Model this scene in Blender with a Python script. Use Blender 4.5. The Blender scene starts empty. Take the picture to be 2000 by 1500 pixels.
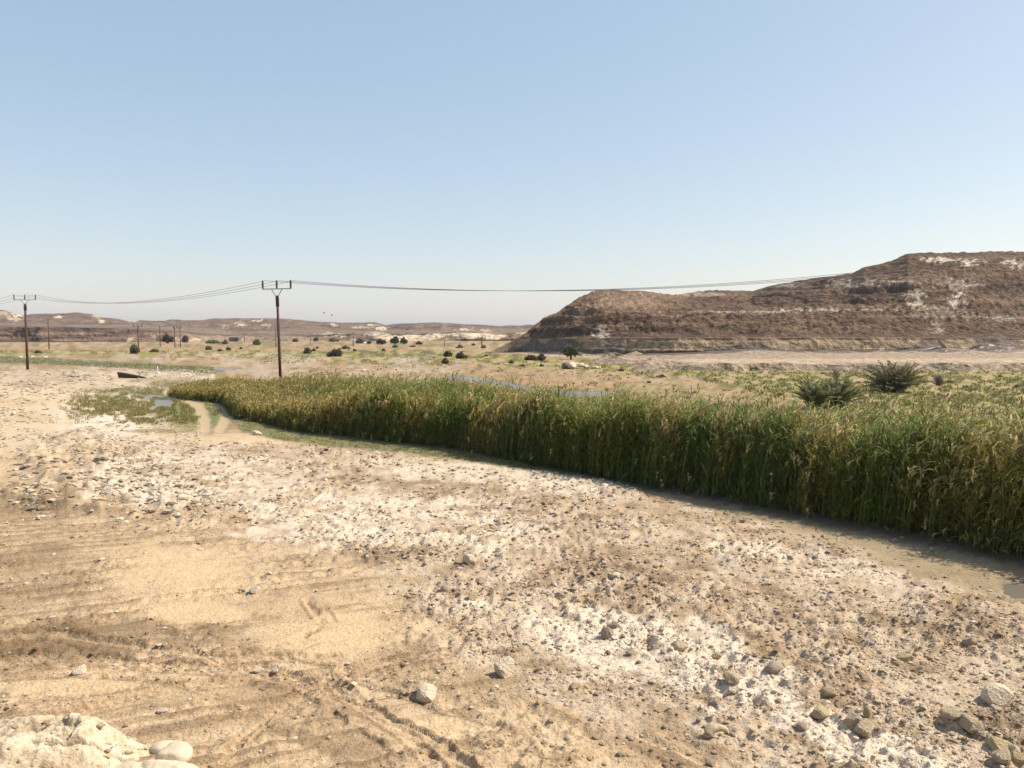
import bpy, math, random
import numpy as np
from mathutils import Vector

# ------------------------------------------------------------------ camera, sky, sun, exposure
sc = bpy.context.scene
col = sc.collection
H = 5.0                      # eye height above the wadi floor
F = 1540.0                   # focal length in pixels of the 2000 px wide photograph
PT = math.atan(100 / 1540.0) # the horizon sits 100 px above the middle
CP, SP = math.cos(PT), math.sin(PT)
cam_d = bpy.data.cameras.new('camera'); cam = bpy.data.objects.new('camera', cam_d); col.objects.link(cam)
cam.location = (0, 0, H); cam.rotation_euler = (math.pi / 2 - PT, 0, 0)
cam_d.sensor_width = 36; cam_d.lens = 36 * F / 2000; cam_d.clip_start = .1; cam_d.clip_end = 20000
sc.camera = cam
SUN_EL, SUN_AZ = math.radians(49), math.radians(82)   # azimuth clockwise from +Y (view direction)
w = bpy.data.worlds.new('World'); sc.world = w; w.use_nodes = True
wn = w.node_tree.nodes; wl = w.node_tree.links
bg = wn['Background']; bg.inputs[1].default_value = .072
sky = wn.new('ShaderNodeTexSky'); sky.sky_type = 'NISHITA'; sky.sun_disc = False
sky.sun_elevation = SUN_EL; sky.sun_rotation = SUN_AZ; sky.altitude = 0
sky.air_density = 1.0; sky.dust_density = 1.0; sky.ozone_density = 1.0
# dusty desert air: the clear sky is whitened evenly all round
sm = wn.new('ShaderNodeVectorMath'); sm.operation = 'MULTIPLY_ADD'; sm.inputs[1].default_value = (1.34, 1.05, .73); sm.inputs[2].default_value = (1.75, 2.72, 4.35)
wl.new(sky.outputs[0], sm.inputs[0]); wl.new(sm.outputs[0], bg.inputs[0])
sd = bpy.data.lights.new('sun', 'SUN'); sd.energy = 5.0; sd.angle = math.radians(.55); sd.color = (1, .90, .76)
sun = bpy.data.objects.new('sun', sd); col.objects.link(sun)
sdir = Vector((math.sin(SUN_AZ) * math.cos(SUN_EL), math.cos(SUN_AZ) * math.cos(SUN_EL), math.sin(SUN_EL)))
sun.rotation_euler = sdir.to_track_quat('Z', 'Y').to_euler(); sun.location = sdir * 60
vs = sc.view_settings; vs.view_transform = 'Standard'; vs.look = 'None'; vs.exposure = 0.5; vs.gamma = 1
vs.use_curve_mapping = False
sc.cycles.max_bounces = 6; sc.cycles.diffuse_bounces = 3; sc.cycles.transparent_max_bounces = 8
sc.cycles.volume_bounces = 0

rng = np.random.default_rng(7); random.seed(7)

# ------------------------------------------------------------------ maths helpers
def smooth(a, b, x):
    t = np.clip((x - a) / (b - a + 1e-12), 0, 1); return t * t * (3 - 2 * t)

def _h(ix, iy, s):
    n = (ix.astype(np.int64) * 374761393 + iy.astype(np.int64) * 668265263 + s * 974634777) & 0xffffffff
    n = ((n ^ (n >> 13)) * 1274126177) & 0xffffffff
    return ((n ^ (n >> 16)) & 0xffff) / 65535.0

def vn(x, y, s=0):
    x = np.asarray(x, float); y = np.asarray(y, float)
    ix = np.floor(x); iy = np.floor(y); fx = x - ix; fy = y - iy
    fx = fx * fx * (3 - 2 * fx); fy = fy * fy * (3 - 2 * fy)
    a = _h(ix, iy, s); b = _h(ix + 1, iy, s); c = _h(ix, iy + 1, s); d = _h(ix + 1, iy + 1, s)
    return (a * (1 - fx) + b * fx) * (1 - fy) + (c * (1 - fx) + d * fx) * fy

def fbm(x, y, s=0, o=4, g=.5):
    r = 0; a = 1; t = 0
    for k in range(o):
        r = r + a * vn(x * 2 ** k + k * 17.3, y * 2 ** k - k * 9.1, s + k); t += a; a *= g
    return r / t

def proj(x, y, z):
    dz = z - H; d = np.maximum(y * CP - dz * SP, .05)
    return 1000 + F * x / d, 750 - F * (y * SP + dz * CP) / d

def G(u, v, z=0.0):
    """point of the level ground (height z) seen at photo position u, v"""
    dx = (u - 1000) / F; k = (750 - v) / F; dy = CP + k * SP; dzz = -SP + k * CP
    t = (z - H) / dzz
    return dx * t, dy * t

def zat(v, D):
    k = (750 - v) / F
    return H + D * (-SP + k * CP) / (CP + k * SP)

# ------------------------------------------------------------------ mesh helpers
def mk(name, V, Fa, mat=None, colr=None, parent=None, smooth_=False, loc=None):
    """V (n,3), Fa (m,3|4) -> one mesh object; colr (n,3) per-vertex own colour"""
    V = np.asarray(V, np.float32); Fa = np.asarray(Fa, np.int32)
    me = bpy.data.meshes.new(name)
    me.vertices.add(len(V)); me.vertices.foreach_set('co', V.ravel())
    k = Fa.shape[1]
    me.loops.add(Fa.size); me.loops.foreach_set('vertex_index', Fa.ravel())
    me.polygons.add(len(Fa)); me.polygons.foreach_set('loop_start', np.arange(len(Fa), dtype=np.int32) * k)
    me.polygons.foreach_set('loop_total', np.full(len(Fa), k, np.int32))
    me.polygons.foreach_set('use_smooth', np.full(len(Fa), smooth_))
    if colr is not None:
        a = me.color_attributes.new('tone', 'FLOAT_COLOR', 'POINT')
        c = np.ones((len(V), 4), np.float32); c[:, :3] = colr; a.data.foreach_set('color', c.ravel())
    me.update(calc_edges=True)
    if mat: me.materials.append(mat)
    o = bpy.data.objects.new(name, me); col.objects.link(o)
    if parent: o.parent = parent
    if loc is not None: o.location = loc
    return o

def tag(o, label=None, cat=None, group=None, kind=None):
    if label: o['label'] = label
    if cat: o['category'] = cat
    if group: o['group'] = group
    if kind: o['kind'] = kind
    return o

def empty(name, loc, rz=0):
    o = bpy.data.objects.new(name, None); col.objects.link(o); o.location = loc; o.rotation_euler = (0, 0, rz)
    o.empty_display_size = .2
    return o

def grid_faces(nr, nc):
    i = np.arange(nr - 1)[:, None] * nc + np.arange(nc - 1)[None, :]
    return np.stack([i, i + 1, i + nc + 1, i + nc], -1).reshape(-1, 4)

class MB:
    """collects lathes, tubes and boxes for one small mesh"""
    def __init__(s): s.v = []; s.f = []; s.n = 0
    def add(s, V, Fa):
        V = np.asarray(V, float); Fa = np.asarray(Fa) + s.n; s.v.append(V)
        if Fa.shape[1] == 3: Fa = np.concatenate([Fa, Fa[:, 2:3]], 1)
        s.f.append(Fa); s.n += len(V)
    def tube(s, pts, rad, n=8):
        pts = np.asarray(pts, float); k = len(pts); rad = np.broadcast_to(rad, (k,))
        t = np.gradient(pts, axis=0); t /= np.linalg.norm(t, axis=1)[:, None] + 1e-9
        ref = np.array([0, 0, 1.]) if abs(t[:, 2]).mean() < .8 else np.array([1., 0, 0])
        a = np.cross(t, ref); a /= np.linalg.norm(a, axis=1)[:, None] + 1e-9; b = np.cross(t, a)
        an = np.arange(n) * 2 * math.pi / n
        V = pts[:, None] + rad[:, None, None] * (a[:, None] * np.cos(an)[None, :, None] + b[:, None] * np.sin(an)[None, :, None])
        V = V.reshape(-1, 3); Q = []
        for i in range(k - 1):
            for j in range(n):
                Q.append((i * n + j, i * n + (j + 1) % n, (i + 1) * n + (j + 1) % n, (i + 1) * n + j))
        V = np.concatenate([V, pts[:1], pts[-1:]]); c0, c1 = k * n, k * n + 1
        for j in range(n):
            Q.append((c0, (j + 1) % n, j, j)); Q.append((c1, (k - 1) * n + j, (k - 1) * n + (j + 1) % n, (k - 1) * n + (j + 1) % n))
        s.add(V, Q)
    def box(s, c, d, rz=0):
        x, y, z = [q / 2 for q in d]
        P = np.array([(i, j, k) for k in (-z, z) for j in (-y, y) for i in (-x, x)], float)
        cr, sr = math.cos(rz), math.sin(rz)
        P = np.stack([P[:, 0] * cr - P[:, 1] * sr, P[:, 0] * sr + P[:, 1] * cr, P[:, 2]], 1) + np.array(c)
        s.add(P, [(0, 2, 3, 1), (4, 5, 7, 6), (0, 1, 5, 4), (2, 6, 7, 3), (0, 4, 6, 2), (1, 3, 7, 5)])
    def build(s, name, mat, parent=None, smooth_=False, loc=None):
        V = np.concatenate(s.v); Fa = np.concatenate(s.f)
        me = bpy.data.meshes.new(name)
        me.from_pydata([tuple(p) for p in V], [], [tuple(dict.fromkeys(f.tolist())) for f in Fa])
        if smooth_: me.polygons.foreach_set('use_smooth', [True] * len(me.polygons))
        me.materials.append(mat)
        o = bpy.data.objects.new(name, me); col.objects.link(o)
        if parent: o.parent = parent
        if loc is not None: o.location = loc
        return o

# ------------------------------------------------------------------ materials
def new_mat(name):
    m = bpy.data.materials.new(name); m.use_nodes = True
    nt = m.node_tree; b = nt.nodes['Principled BSDF']; b.inputs['Roughness'].default_value = .9
    b.inputs['Specular IOR Level'].default_value = .25
    return m, nt, b

KA = .80
def noise_mul(nt, src, scale, lo, hi, detail=3, coords='Object'):
    tc = nt.nodes.new('ShaderNodeTexCoord'); n = nt.nodes.new('ShaderNodeTexNoise')
    n.inputs['Scale'].default_value = scale; n.inputs['Detail'].default_value = detail
    nt.links.new(tc.outputs[coords], n.inputs['Vector'])
    r = nt.nodes.new('ShaderNodeMapRange'); r.inputs[1].default_value = .3; r.inputs[2].default_value = .7
    r.inputs[3].default_value = lo * KA ** .5; r.inputs[4].default_value = hi * KA ** .5
    nt.links.new(n.outputs['Fac'], r.inputs[0])
    m = nt.nodes.new('ShaderNodeVectorMath'); m.operation = 'SCALE'
    nt.links.new(src, m.inputs[0]); nt.links.new(r.outputs[0], m.inputs['Scale'])
    return m.outputs[0], n

def bump(nt, b, fac, strength, dist, normal=None):
    bp = nt.nodes.new('ShaderNodeBump'); bp.inputs['Strength'].default_value = strength; bp.inputs['Distance'].default_value = dist
    nt.links.new(fac, bp.inputs['Height'])
    if normal: nt.links.new(normal, bp.inputs['Normal'])
    if b: nt.links.new(bp.outputs[0], b.inputs['Normal'])
    return bp.outputs[0]

def tone_mat(name, s1, s2, b1=None, b2=None, rough=.9, lo=.78, hi=1.2):
    m, nt, b = new_mat(name); b.inputs['Roughness'].default_value = rough
    a = nt.nodes.new('ShaderNodeVertexColor'); a.layer_name = 'tone'
    c, n1 = noise_mul(nt, a.outputs[0], s1, lo, hi); c, n2 = noise_mul(nt, c, s2, lo, hi)
    nt.links.new(c, b.inputs['Base Color'])
    nrm = None
    if b1: nrm = bump(nt, None if b2 else b, n1.outputs['Fac'], b1[0], b1[1])
    if b2: bump(nt, b, n2.outputs['Fac'], b2[0], b2[1], nrm)
    return m

def plain_mat(name, c, scale=6, lo=.8, hi=1.2, rough=.85, b=(.4, .02), spec=.25, metal=0):
    m, nt, bs = new_mat(name); bs.inputs['Roughness'].default_value = rough; bs.inputs['Metallic'].default_value = metal
    bs.inputs['Specular IOR Level'].default_value = spec
    rgb = nt.nodes.new('ShaderNodeRGB'); rgb.outputs[0].default_value = (*[q * KA ** .5 for q in c], 1)
    o, n = noise_mul(nt, rgb.outputs[0], scale, lo, hi, 5); nt.links.new(o, bs.inputs['Base Color'])
    if b: bump(nt, bs, n.outputs['Fac'], b[0], b[1])
    return m

def leaf_mat(name, trans=.25):
    m, nt, b = new_mat(name); b.inputs['Roughness'].default_value = .6
    a = nt.nodes.new('ShaderNodeVertexColor'); a.layer_name = 'tone'
    c_, _ = noise_mul(nt, a.outputs[0], 2.0, .72, .88); nt.links.new(c_, b.inputs['Base Color'])
    t = nt.nodes.new('ShaderNodeBsdfTranslucent'); nt.links.new(a.outputs[0], t.inputs[0])
    mx = nt.nodes.new('ShaderNodeMixShader'); mx.inputs[0].default_value = trans
    nt.links.new(b.outputs[0], mx.inputs[1]); nt.links.new(t.outputs[0], mx.inputs[2])
    nt.links.new(mx.outputs[0], nt.nodes['Material Output'].inputs[0])
    return m

M = {}
M['ground'] = tone_mat('wadi_soil', 22, 70, (.55, .05), (.5, .012))
M['hill'] = tone_mat('scree', .9, 3.2, (.9, .7), (.8, .2), lo=.6, hi=1.4)
M['farhill'] = tone_mat('far_scree', .12, .5, (.8, 3.0), (.8, 1.6), lo=.7, hi=1.25)
M['gravel'] = tone_mat('gravel', 14, 60, (.4, .02), None)
M['leaf'] = leaf_mat('leaf', .3)
M['reed'] = leaf_mat('reed_leaf', .12)
M['stone_pale'] = plain_mat('pale_limestone', (.68, .57, .43), 7, .75, 1.2, b=(.7, .05))
M['stone_tan'] = plain_mat('tan_stone', (.50, .40, .27), 7, .7, 1.2, b=(.7, .05))
M['stone_ochre'] = plain_mat('ochre_stone', (.50, .40, .23), 7, .7, 1.2, b=(.7, .05))
M['stone_grey'] = plain_mat('grey_brown_stone', (.42, .33, .25), 7, .7, 1.2, b=(.7, .05))
M['stone_dark'] = plain_mat('dark_boulder', (.22, .175, .13), 5, .7, 1.2, b=(.7, .05))
M['outcrop'] = plain_mat('chalky_outcrop', (.68, .58, .42), 3.2, .82, 1.12, b=(.8, .07))
M['pole'] = plain_mat('rusty_wood_pole', (.115, .062, .042), 5, .7, 1.25, b=(.2, .01))
M['steel'] = plain_mat('galvanised_steel', (.33, .31, .28), 9, .9, 1.1, rough=.55, b=None, metal=.3)
M['insul'] = plain_mat('dark_insulator', (.035, .038, .045), 9, .9, 1.1, rough=.4, b=None, spec=.5)
M['wire'] = plain_mat('aluminium_wire', (.16, .16, .17), 9, .9, 1.1, rough=.6, b=None, metal=.3)
M['timber'] = plain_mat('dark_timber', (.09, .065, .04), 8, .6, 1.3, b=(.5, .02))
M['white'] = plain_mat('white_paint', (.75, .74, .7), 5, .92, 1.05, b=None)
M['block'] = plain_mat('grey_block_wall', (.2, .17, .15), 1, .85, 1.15, b=None)
M['bark'] = plain_mat('bark', (.13, .095, .065), 12, .7, 1.3, b=(.5, .02))
M['drystem'] = plain_mat('dry_stems', (.36, .28, .2), 12, .7, 1.3, b=None)
M['bird'] = plain_mat('dark_feathers', (.05, .045, .04), 12, .9, 1.1, b=None)

def water_mat():
    m, nt, b = new_mat('shallow_water'); b.inputs['Base Color'].default_value = (.15, .13, .10, 1)
    b.inputs['Roughness'].default_value = .3; b.inputs['Specular IOR Level'].default_value = .5
    tc = nt.nodes.new('ShaderNodeTexCoord'); n = nt.nodes.new('ShaderNodeTexNoise'); n.inputs['Scale'].default_value = 3
    nt.links.new(tc.outputs['Object'], n.inputs['Vector']); bump(nt, b, n.outputs['Fac'], .12, .03)
    return m
M['water'] = water_mat()

# ------------------------------------------------------------------ layout of the ground (from the photograph, laid out on the level plain)
# foot of the reed wall on the near side, and the far side of the reed bed, as ground positions
RF = np.array([(330, 772), (352, 777), (400, 783), (440, 788), (452, 803), (475, 818), (575, 840), (675, 852), (775, 864), (875, 874), (1010, 900), (1147, 923),
               (1285, 950), (1395, 968), (1505, 992), (1615, 1009), (1725, 1030), (1835, 1052), (1917, 1070), (2000, 1088), (2300, 1165), (2700, 1290)], float)
RB = np.array([(330, 764), (352, 757), (400, 756), (480, 757), (575, 770), (700, 786), (875, 797), (1000, 832), (1147, 850),
               (1300, 860), (1505, 870), (1750, 890), (1917, 886), (2000, 893), (2300, 940), (2700, 1030)], float)
rfv = lambda u: np.interp(u, RF[:, 0], RF[:, 1])
rbv = lambda u: np.interp(u, RB[:, 0], RB[:, 1])

def seg_d(U, V, pts, vs_=2.0):
    d = np.full(np.shape(U), 1e9)
    for (a, b), (c, e) in zip(pts[:-1], pts[1:]):
        px, py = U - a, (V - b) * vs_; qx, qy = c - a, (e - b) * vs_
        t = np.clip((px * qx + py * qy) / (qx * qx + qy * qy), 0, 1)
        d = np.minimum(d, np.hypot(px - t * qx, py - t * qy))
    return d

def blob(U, V, cu, cv, ru, rv, wob=.35, seed=0, soft=.25, rot=0.0):
    k = 1.3 + 1.5 * wob + soft; ex = (ru * abs(math.cos(rot)) + rv * abs(math.sin(rot))) * k; ey = (rv * abs(math.cos(rot)) + ru * abs(math.sin(rot))) * k
    m = (np.abs(U - cu) < ex) & (np.abs(V - cv) < ey); out = np.zeros(np.shape(U))
    if m.any(): out[m] = _blob(U[m], V[m], cu, cv, ru, rv, wob, seed, soft, rot)
    return out

def _blob(U, V, cu, cv, ru, rv, wob, seed, soft, rot):
    du, dv = U - cu, V - cv
    du = du + (fbm(U / 40, V / 18, seed + 90, 3) - .5) * ru * wob; dv = dv + (fbm(U / 40, V / 18, seed + 95, 3) - .5) * rv * wob * 1.6
    if rot: c, s = math.cos(rot), math.sin(rot); du, dv = du * c + dv * s, -du * s + dv * c
    n = fbm((U + seed * 37) / (ru * .5), (V + seed * 13) / (rv * .7), seed + 50, 3) - .5
    r = np.sqrt((du / ru) ** 2 + (dv / rv) ** 2) + n * 2 * wob
    return 1 - smooth(1 - soft, 1 + soft, r)

TR = [[(402, 842), (400, 815), (388, 795), (368, 779), (330, 768)], [(430, 842), (444, 812), (436, 792), (405, 776), (350, 766)]]
RUTS = [[(470, 1338), (560, 1345), (640, 1385), (700, 1430), (780, 1480)], [(560, 1322), (660, 1325), (760, 1352), (850, 1392), (980, 1420)],
        [(0, 1240), (90, 1235), (180, 1248), (280, 1262)], [(0, 1275), (120, 1262), (260, 1290), (420, 1300), (560, 1290), (640, 1300)],
        [(470, 1270), (560, 1285), (640, 1305), (700, 1310)], [(600, 1180), (632, 1205), (628, 1228), (600, 1245)],
        [(0, 1330), (150, 1322), (330, 1335), (420, 1365)], [(180, 1360), (300, 1342), (370, 1330)]]
TYRE = [[(-20, 1245), (120, 1240), (260, 1262), (420, 1290), (560, 1285), (700, 1292)], [(-20, 1292), (150, 1287), (300, 1302), (470, 1312), (600, 1342), (740, 1402), (860, 1462), (960, 1540)],
        [(400, 1520), (520, 1405), (640, 1335), (780, 1282), (900, 1216)], [(610, 1180), (636, 1215), (606, 1248), (540, 1277), (430, 1300)], [(40, 1420), (250, 1372), (380, 1342), (520, 1324)], [(500, 1302), (680, 1360), (800, 1440), (880, 1540)]]
STREAM = [(880, 735), (940, 742), (1000, 752), (1060, 762), (1120, 769), (1165, 768), (1215, 764)]

def regions(U, V, x, y):
    R = {}
    near = smooth(838, 880, V)
    below = V - rfv(U)                                   # photo pixels below the foot of the reeds
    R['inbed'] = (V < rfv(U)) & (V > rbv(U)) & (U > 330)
    # mud shelf under the reeds (right) and the grassy fringe (left)
    wob = (fbm(U / 60, V / 25, 3) - .5) * 40
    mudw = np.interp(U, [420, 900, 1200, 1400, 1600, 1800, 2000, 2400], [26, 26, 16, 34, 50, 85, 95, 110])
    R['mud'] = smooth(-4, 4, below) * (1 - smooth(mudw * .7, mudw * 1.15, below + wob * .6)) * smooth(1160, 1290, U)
    fr = np.interp(U, [420, 475, 700, 900, 1147, 1230], [16, 26, 22, 20, 12, 2])
    R['fringe'] = (1 - smooth(fr * .8, fr * 1.15, below + wob * .18)) * smooth(-20, -6, below) * (1 - smooth(1190, 1280, U)) * smooth(430, 475, U)
    sand = blob(U, V, 345, 1125, 115, 50, .55, 1, .7); sand = np.maximum(sand, blob(U, V, 395, 1197, 105, 22, .3, 2, .35))
    sand = np.maximum(sand, blob(U, V, 640, 1250, 135, 58, .6, 3, .7)); sand = np.maximum(sand, .8 * blob(U, V, 560, 1185, 80, 30, .6, 4, .7))
    sand = np.maximum(sand, .7 * blob(U, V, 840, 1420, 110, 24, .6, 5, .8)); sand = np.maximum(sand, .8 * blob(U, V, 200, 1345, 260, 30, .6, 6, .8))
    sand = np.maximum(sand, .75 * blob(U, V, 60, 800, 130, 40, .4, 16)); sand = np.maximum(sand, .6 * blob(U, V, 20, 900, 140, 60, .5, 17))
    sand = np.maximum(sand, .7 * blob(U, V, 520, 858, 260, 12, .4, 21))
    R['sand'] = sand
    tanarea = smooth(0, 1, (V - np.interp(U, [0, 250, 400, 700, 820, 1250, 1500], [900, 1000, 1000, 1080, 1230, 1440, 1560])) / 60 + (fbm(U / 90, V / 50, 8) - .5) * 2.4 + .5)
    R['tan'] = tanarea
    dark = blob(U, V, 70, 1262, 200, 46, .35, 7); dark = np.maximum(dark, .8 * blob(U, V, 540, 1188, 120, 26, .4, 8))
    dark = np.maximum(dark, .75 * blob(U, V, 620, 1400, 220, 60, .5, 9, rot=.45)); dark = np.maximum(dark, .5 * blob(U, V, 60, 1120, 150, 60, .5, 10))
    dark = np.maximum(dark, .6 * blob(U, V, 860, 1320, 230, 40, .5, 11, rot=.25)); dark = np.maximum(dark, .6 * blob(U, V, 280, 1240, 200, 30, .45, 12))
    dark = np.maximum(dark, .5 * blob(U, V, 60, 985, 90, 40, .5, 13)); dark = np.maximum(dark, .6 * blob(U, V, 270, 1355, 110, 16, .4, 14))
    R['dark'] = dark
    crust = blob(U, V, 1500, 1370, 420, 36, .5, 18, rot=.42); crust = np.maximum(crust, blob(U, V, 1150, 1230, 330, 70, .6, 19, rot=.25))
    crust = np.maximum(crust, .9 * blob(U, V, 700, 1010, 330, 60, .7, 20, rot=.1)); crust = np.maximum(crust, blob(U, V, 215, 815, 85, 36, .8, 22, .7))
    crust = np.maximum(crust, .8 * blob(U, V, 420, 930, 230, 50, .7, 23)); crust = np.maximum(crust, .8 * blob(U, V, 1000, 930, 320, 22, .6, 24, rot=.1))
    crust = np.maximum(crust, blob(U, V, 1700, 1450, 200, 34, .5, 25, rot=.3)); crust = np.maximum(crust, .7 * blob(U, V, 1560, 1085, 240, 26, .6, 26, rot=.2))
    R['crust'] = crust
    ruts = np.zeros(np.shape(U))
    for k, p in enumerate(RUTS):
        d = seg_d(U + (fbm(U / 25, V / 12, 60 + k) - .5) * 16, V, p); ruts = np.maximum(ruts, (1 - smooth(1.5, 7, d)) * smooth(.12, .4, vn(U / 18, V / 9, 70 + k)))
    R['rut'] = ruts
    R['rough'] = np.clip(near * (1 - sand) * (1 - .85 * R['mud']) * (1 - R['fringe']) * (1 - .45 * tanarea) * (.45 + .8 * smooth(.35, .6, fbm(x / 1.6, y / 1.6, 30, 3))), 0, 1.2)
    ty = np.zeros(np.shape(U)); te = np.zeros(np.shape(U)); far_ = V > 1150
    if far_.any():
        for k, p in enumerate(TYRE):
            d = seg_d(U[far_] + (fbm(U[far_] / 60, V[far_] / 30, 160 + k) - .5) * 22, V[far_], p); w_ = 15 + 5 * (k % 2); on = smooth(.2, .5, vn(U[far_] / 70, V[far_] / 40, 170 + k))
            ty[far_] = np.maximum(ty[far_], on * (1 - smooth(w_ * .75, w_, d))); te[far_] = np.maximum(te[far_], on * np.exp(-((d - w_ * 1.08) / 3.2) ** 2))
    R['ty'] = ty; R['te'] = te
    a1 = (x * .93 + y * .37); b1 = (y * .93 - x * .37); a2 = (x * .72 - y * .69) ; b2 = (y * .72 + x * .69)
    k = smooth(-1.5, 2.5, x + (fbm(x / 2, y / 2, 96) - .5) * 4)
    R['streak'] = fbm(a1 / 2.2, b1 / .13, 93, 3) * (1 - k) + fbm(a2 / 2.2, b2 / .13, 94, 3) * k
    tr = np.zeros(np.shape(U))
    for p in TR:
        d = seg_d(U, V, p, 1.6); tr = np.maximum(tr, 1 - smooth(7, 15, d + (vn(U / 9, V / 5, 88) - .5) * 6))
    R['track'] = tr
    d = seg_d(U, V, STREAM, 3.2)
    wid = np.interp(U, [880, 960, 1040, 1075, 1120, 1215], [8, 15, 6, 8, 17, 5])
    R['stream'] = 1 - smooth(.8, 1.15, d / wid + (fbm(U / 14, V / 4, 91, 3) - .5) * 1.1)
    R['pool'] = np.maximum(blob(U, V, 320, 786, 19, 6, .35, 31, .2), .85 * blob(U, V, 300, 773, 26, 3, .5, 32, .3))
    R['pool'] = np.maximum(R['pool'], .9 * blob(U, V, 2020, 1150, 60, 14, .5, 35, .3)); R['pool'] = np.maximum(R['pool'], .75 * blob(U, V, 440, 719, 30, 2, .6, 36, .3))
    ch = smooth(-3, 1, below) * (1 - smooth(6, 12, below + wob * .12)) * smooth(1010, 1060, U) * (1 - smooth(1260, 1330, U))
    R['pool'] = np.maximum(R['pool'], ch)
    return R

def gz(x, y):
    U, V = proj(x, y, 0 * x); R = regions(U, V, x, y)
    fade = 1 - smooth(60, 140, y)
    z = .10 * (fbm(x / 5, y / 5, 40, 3) - .5) * fade
    rg = 1 - np.abs(2 * fbm(x / .55, y / .55, 41, 3) - 1)
    r2 = 1 - np.abs(2 * fbm(x / .22, y / .22, 47, 3) - 1)
    z = z + R['rough'] * fade * (.13 * (rg - .6) + .13 * (r2 - .6) + .10 * (fbm(x / .11, y / .11, 42, 2) - .5))
    z = z + .11 * (R['streak'] - .5) * R['tan'] * fade
    z = z + .03 * (fbm(x / .3, y / .3, 43, 2) - .5) * fade
    z = z - .045 * R['ty'] * (1 + .3 * np.sin((x * .6 + y * .8) * 55)) + .026 * R['te'] - .05 * R['rut'] - .05 * R['track'] - .04 * R['mud'] + .03 * R['sand'] * fade * smooth(850, 900, V)
    clod = blob(U, V, 190, 985, 190, 26, .4, 44) + blob(U, V, 150, 900, 90, 60, .4, 45)
    z = z + clod * (.16 + .55 * (fbm(x / .5, y / .5, 46, 3) - .45))
    W = np.maximum(R['stream'], R['pool']); z = z * (1 - W) - .10 * W
    z = z + 3.3 * (1 - smooth(.8, 6.6, y))               # the bank the view is taken from
    return z

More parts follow.
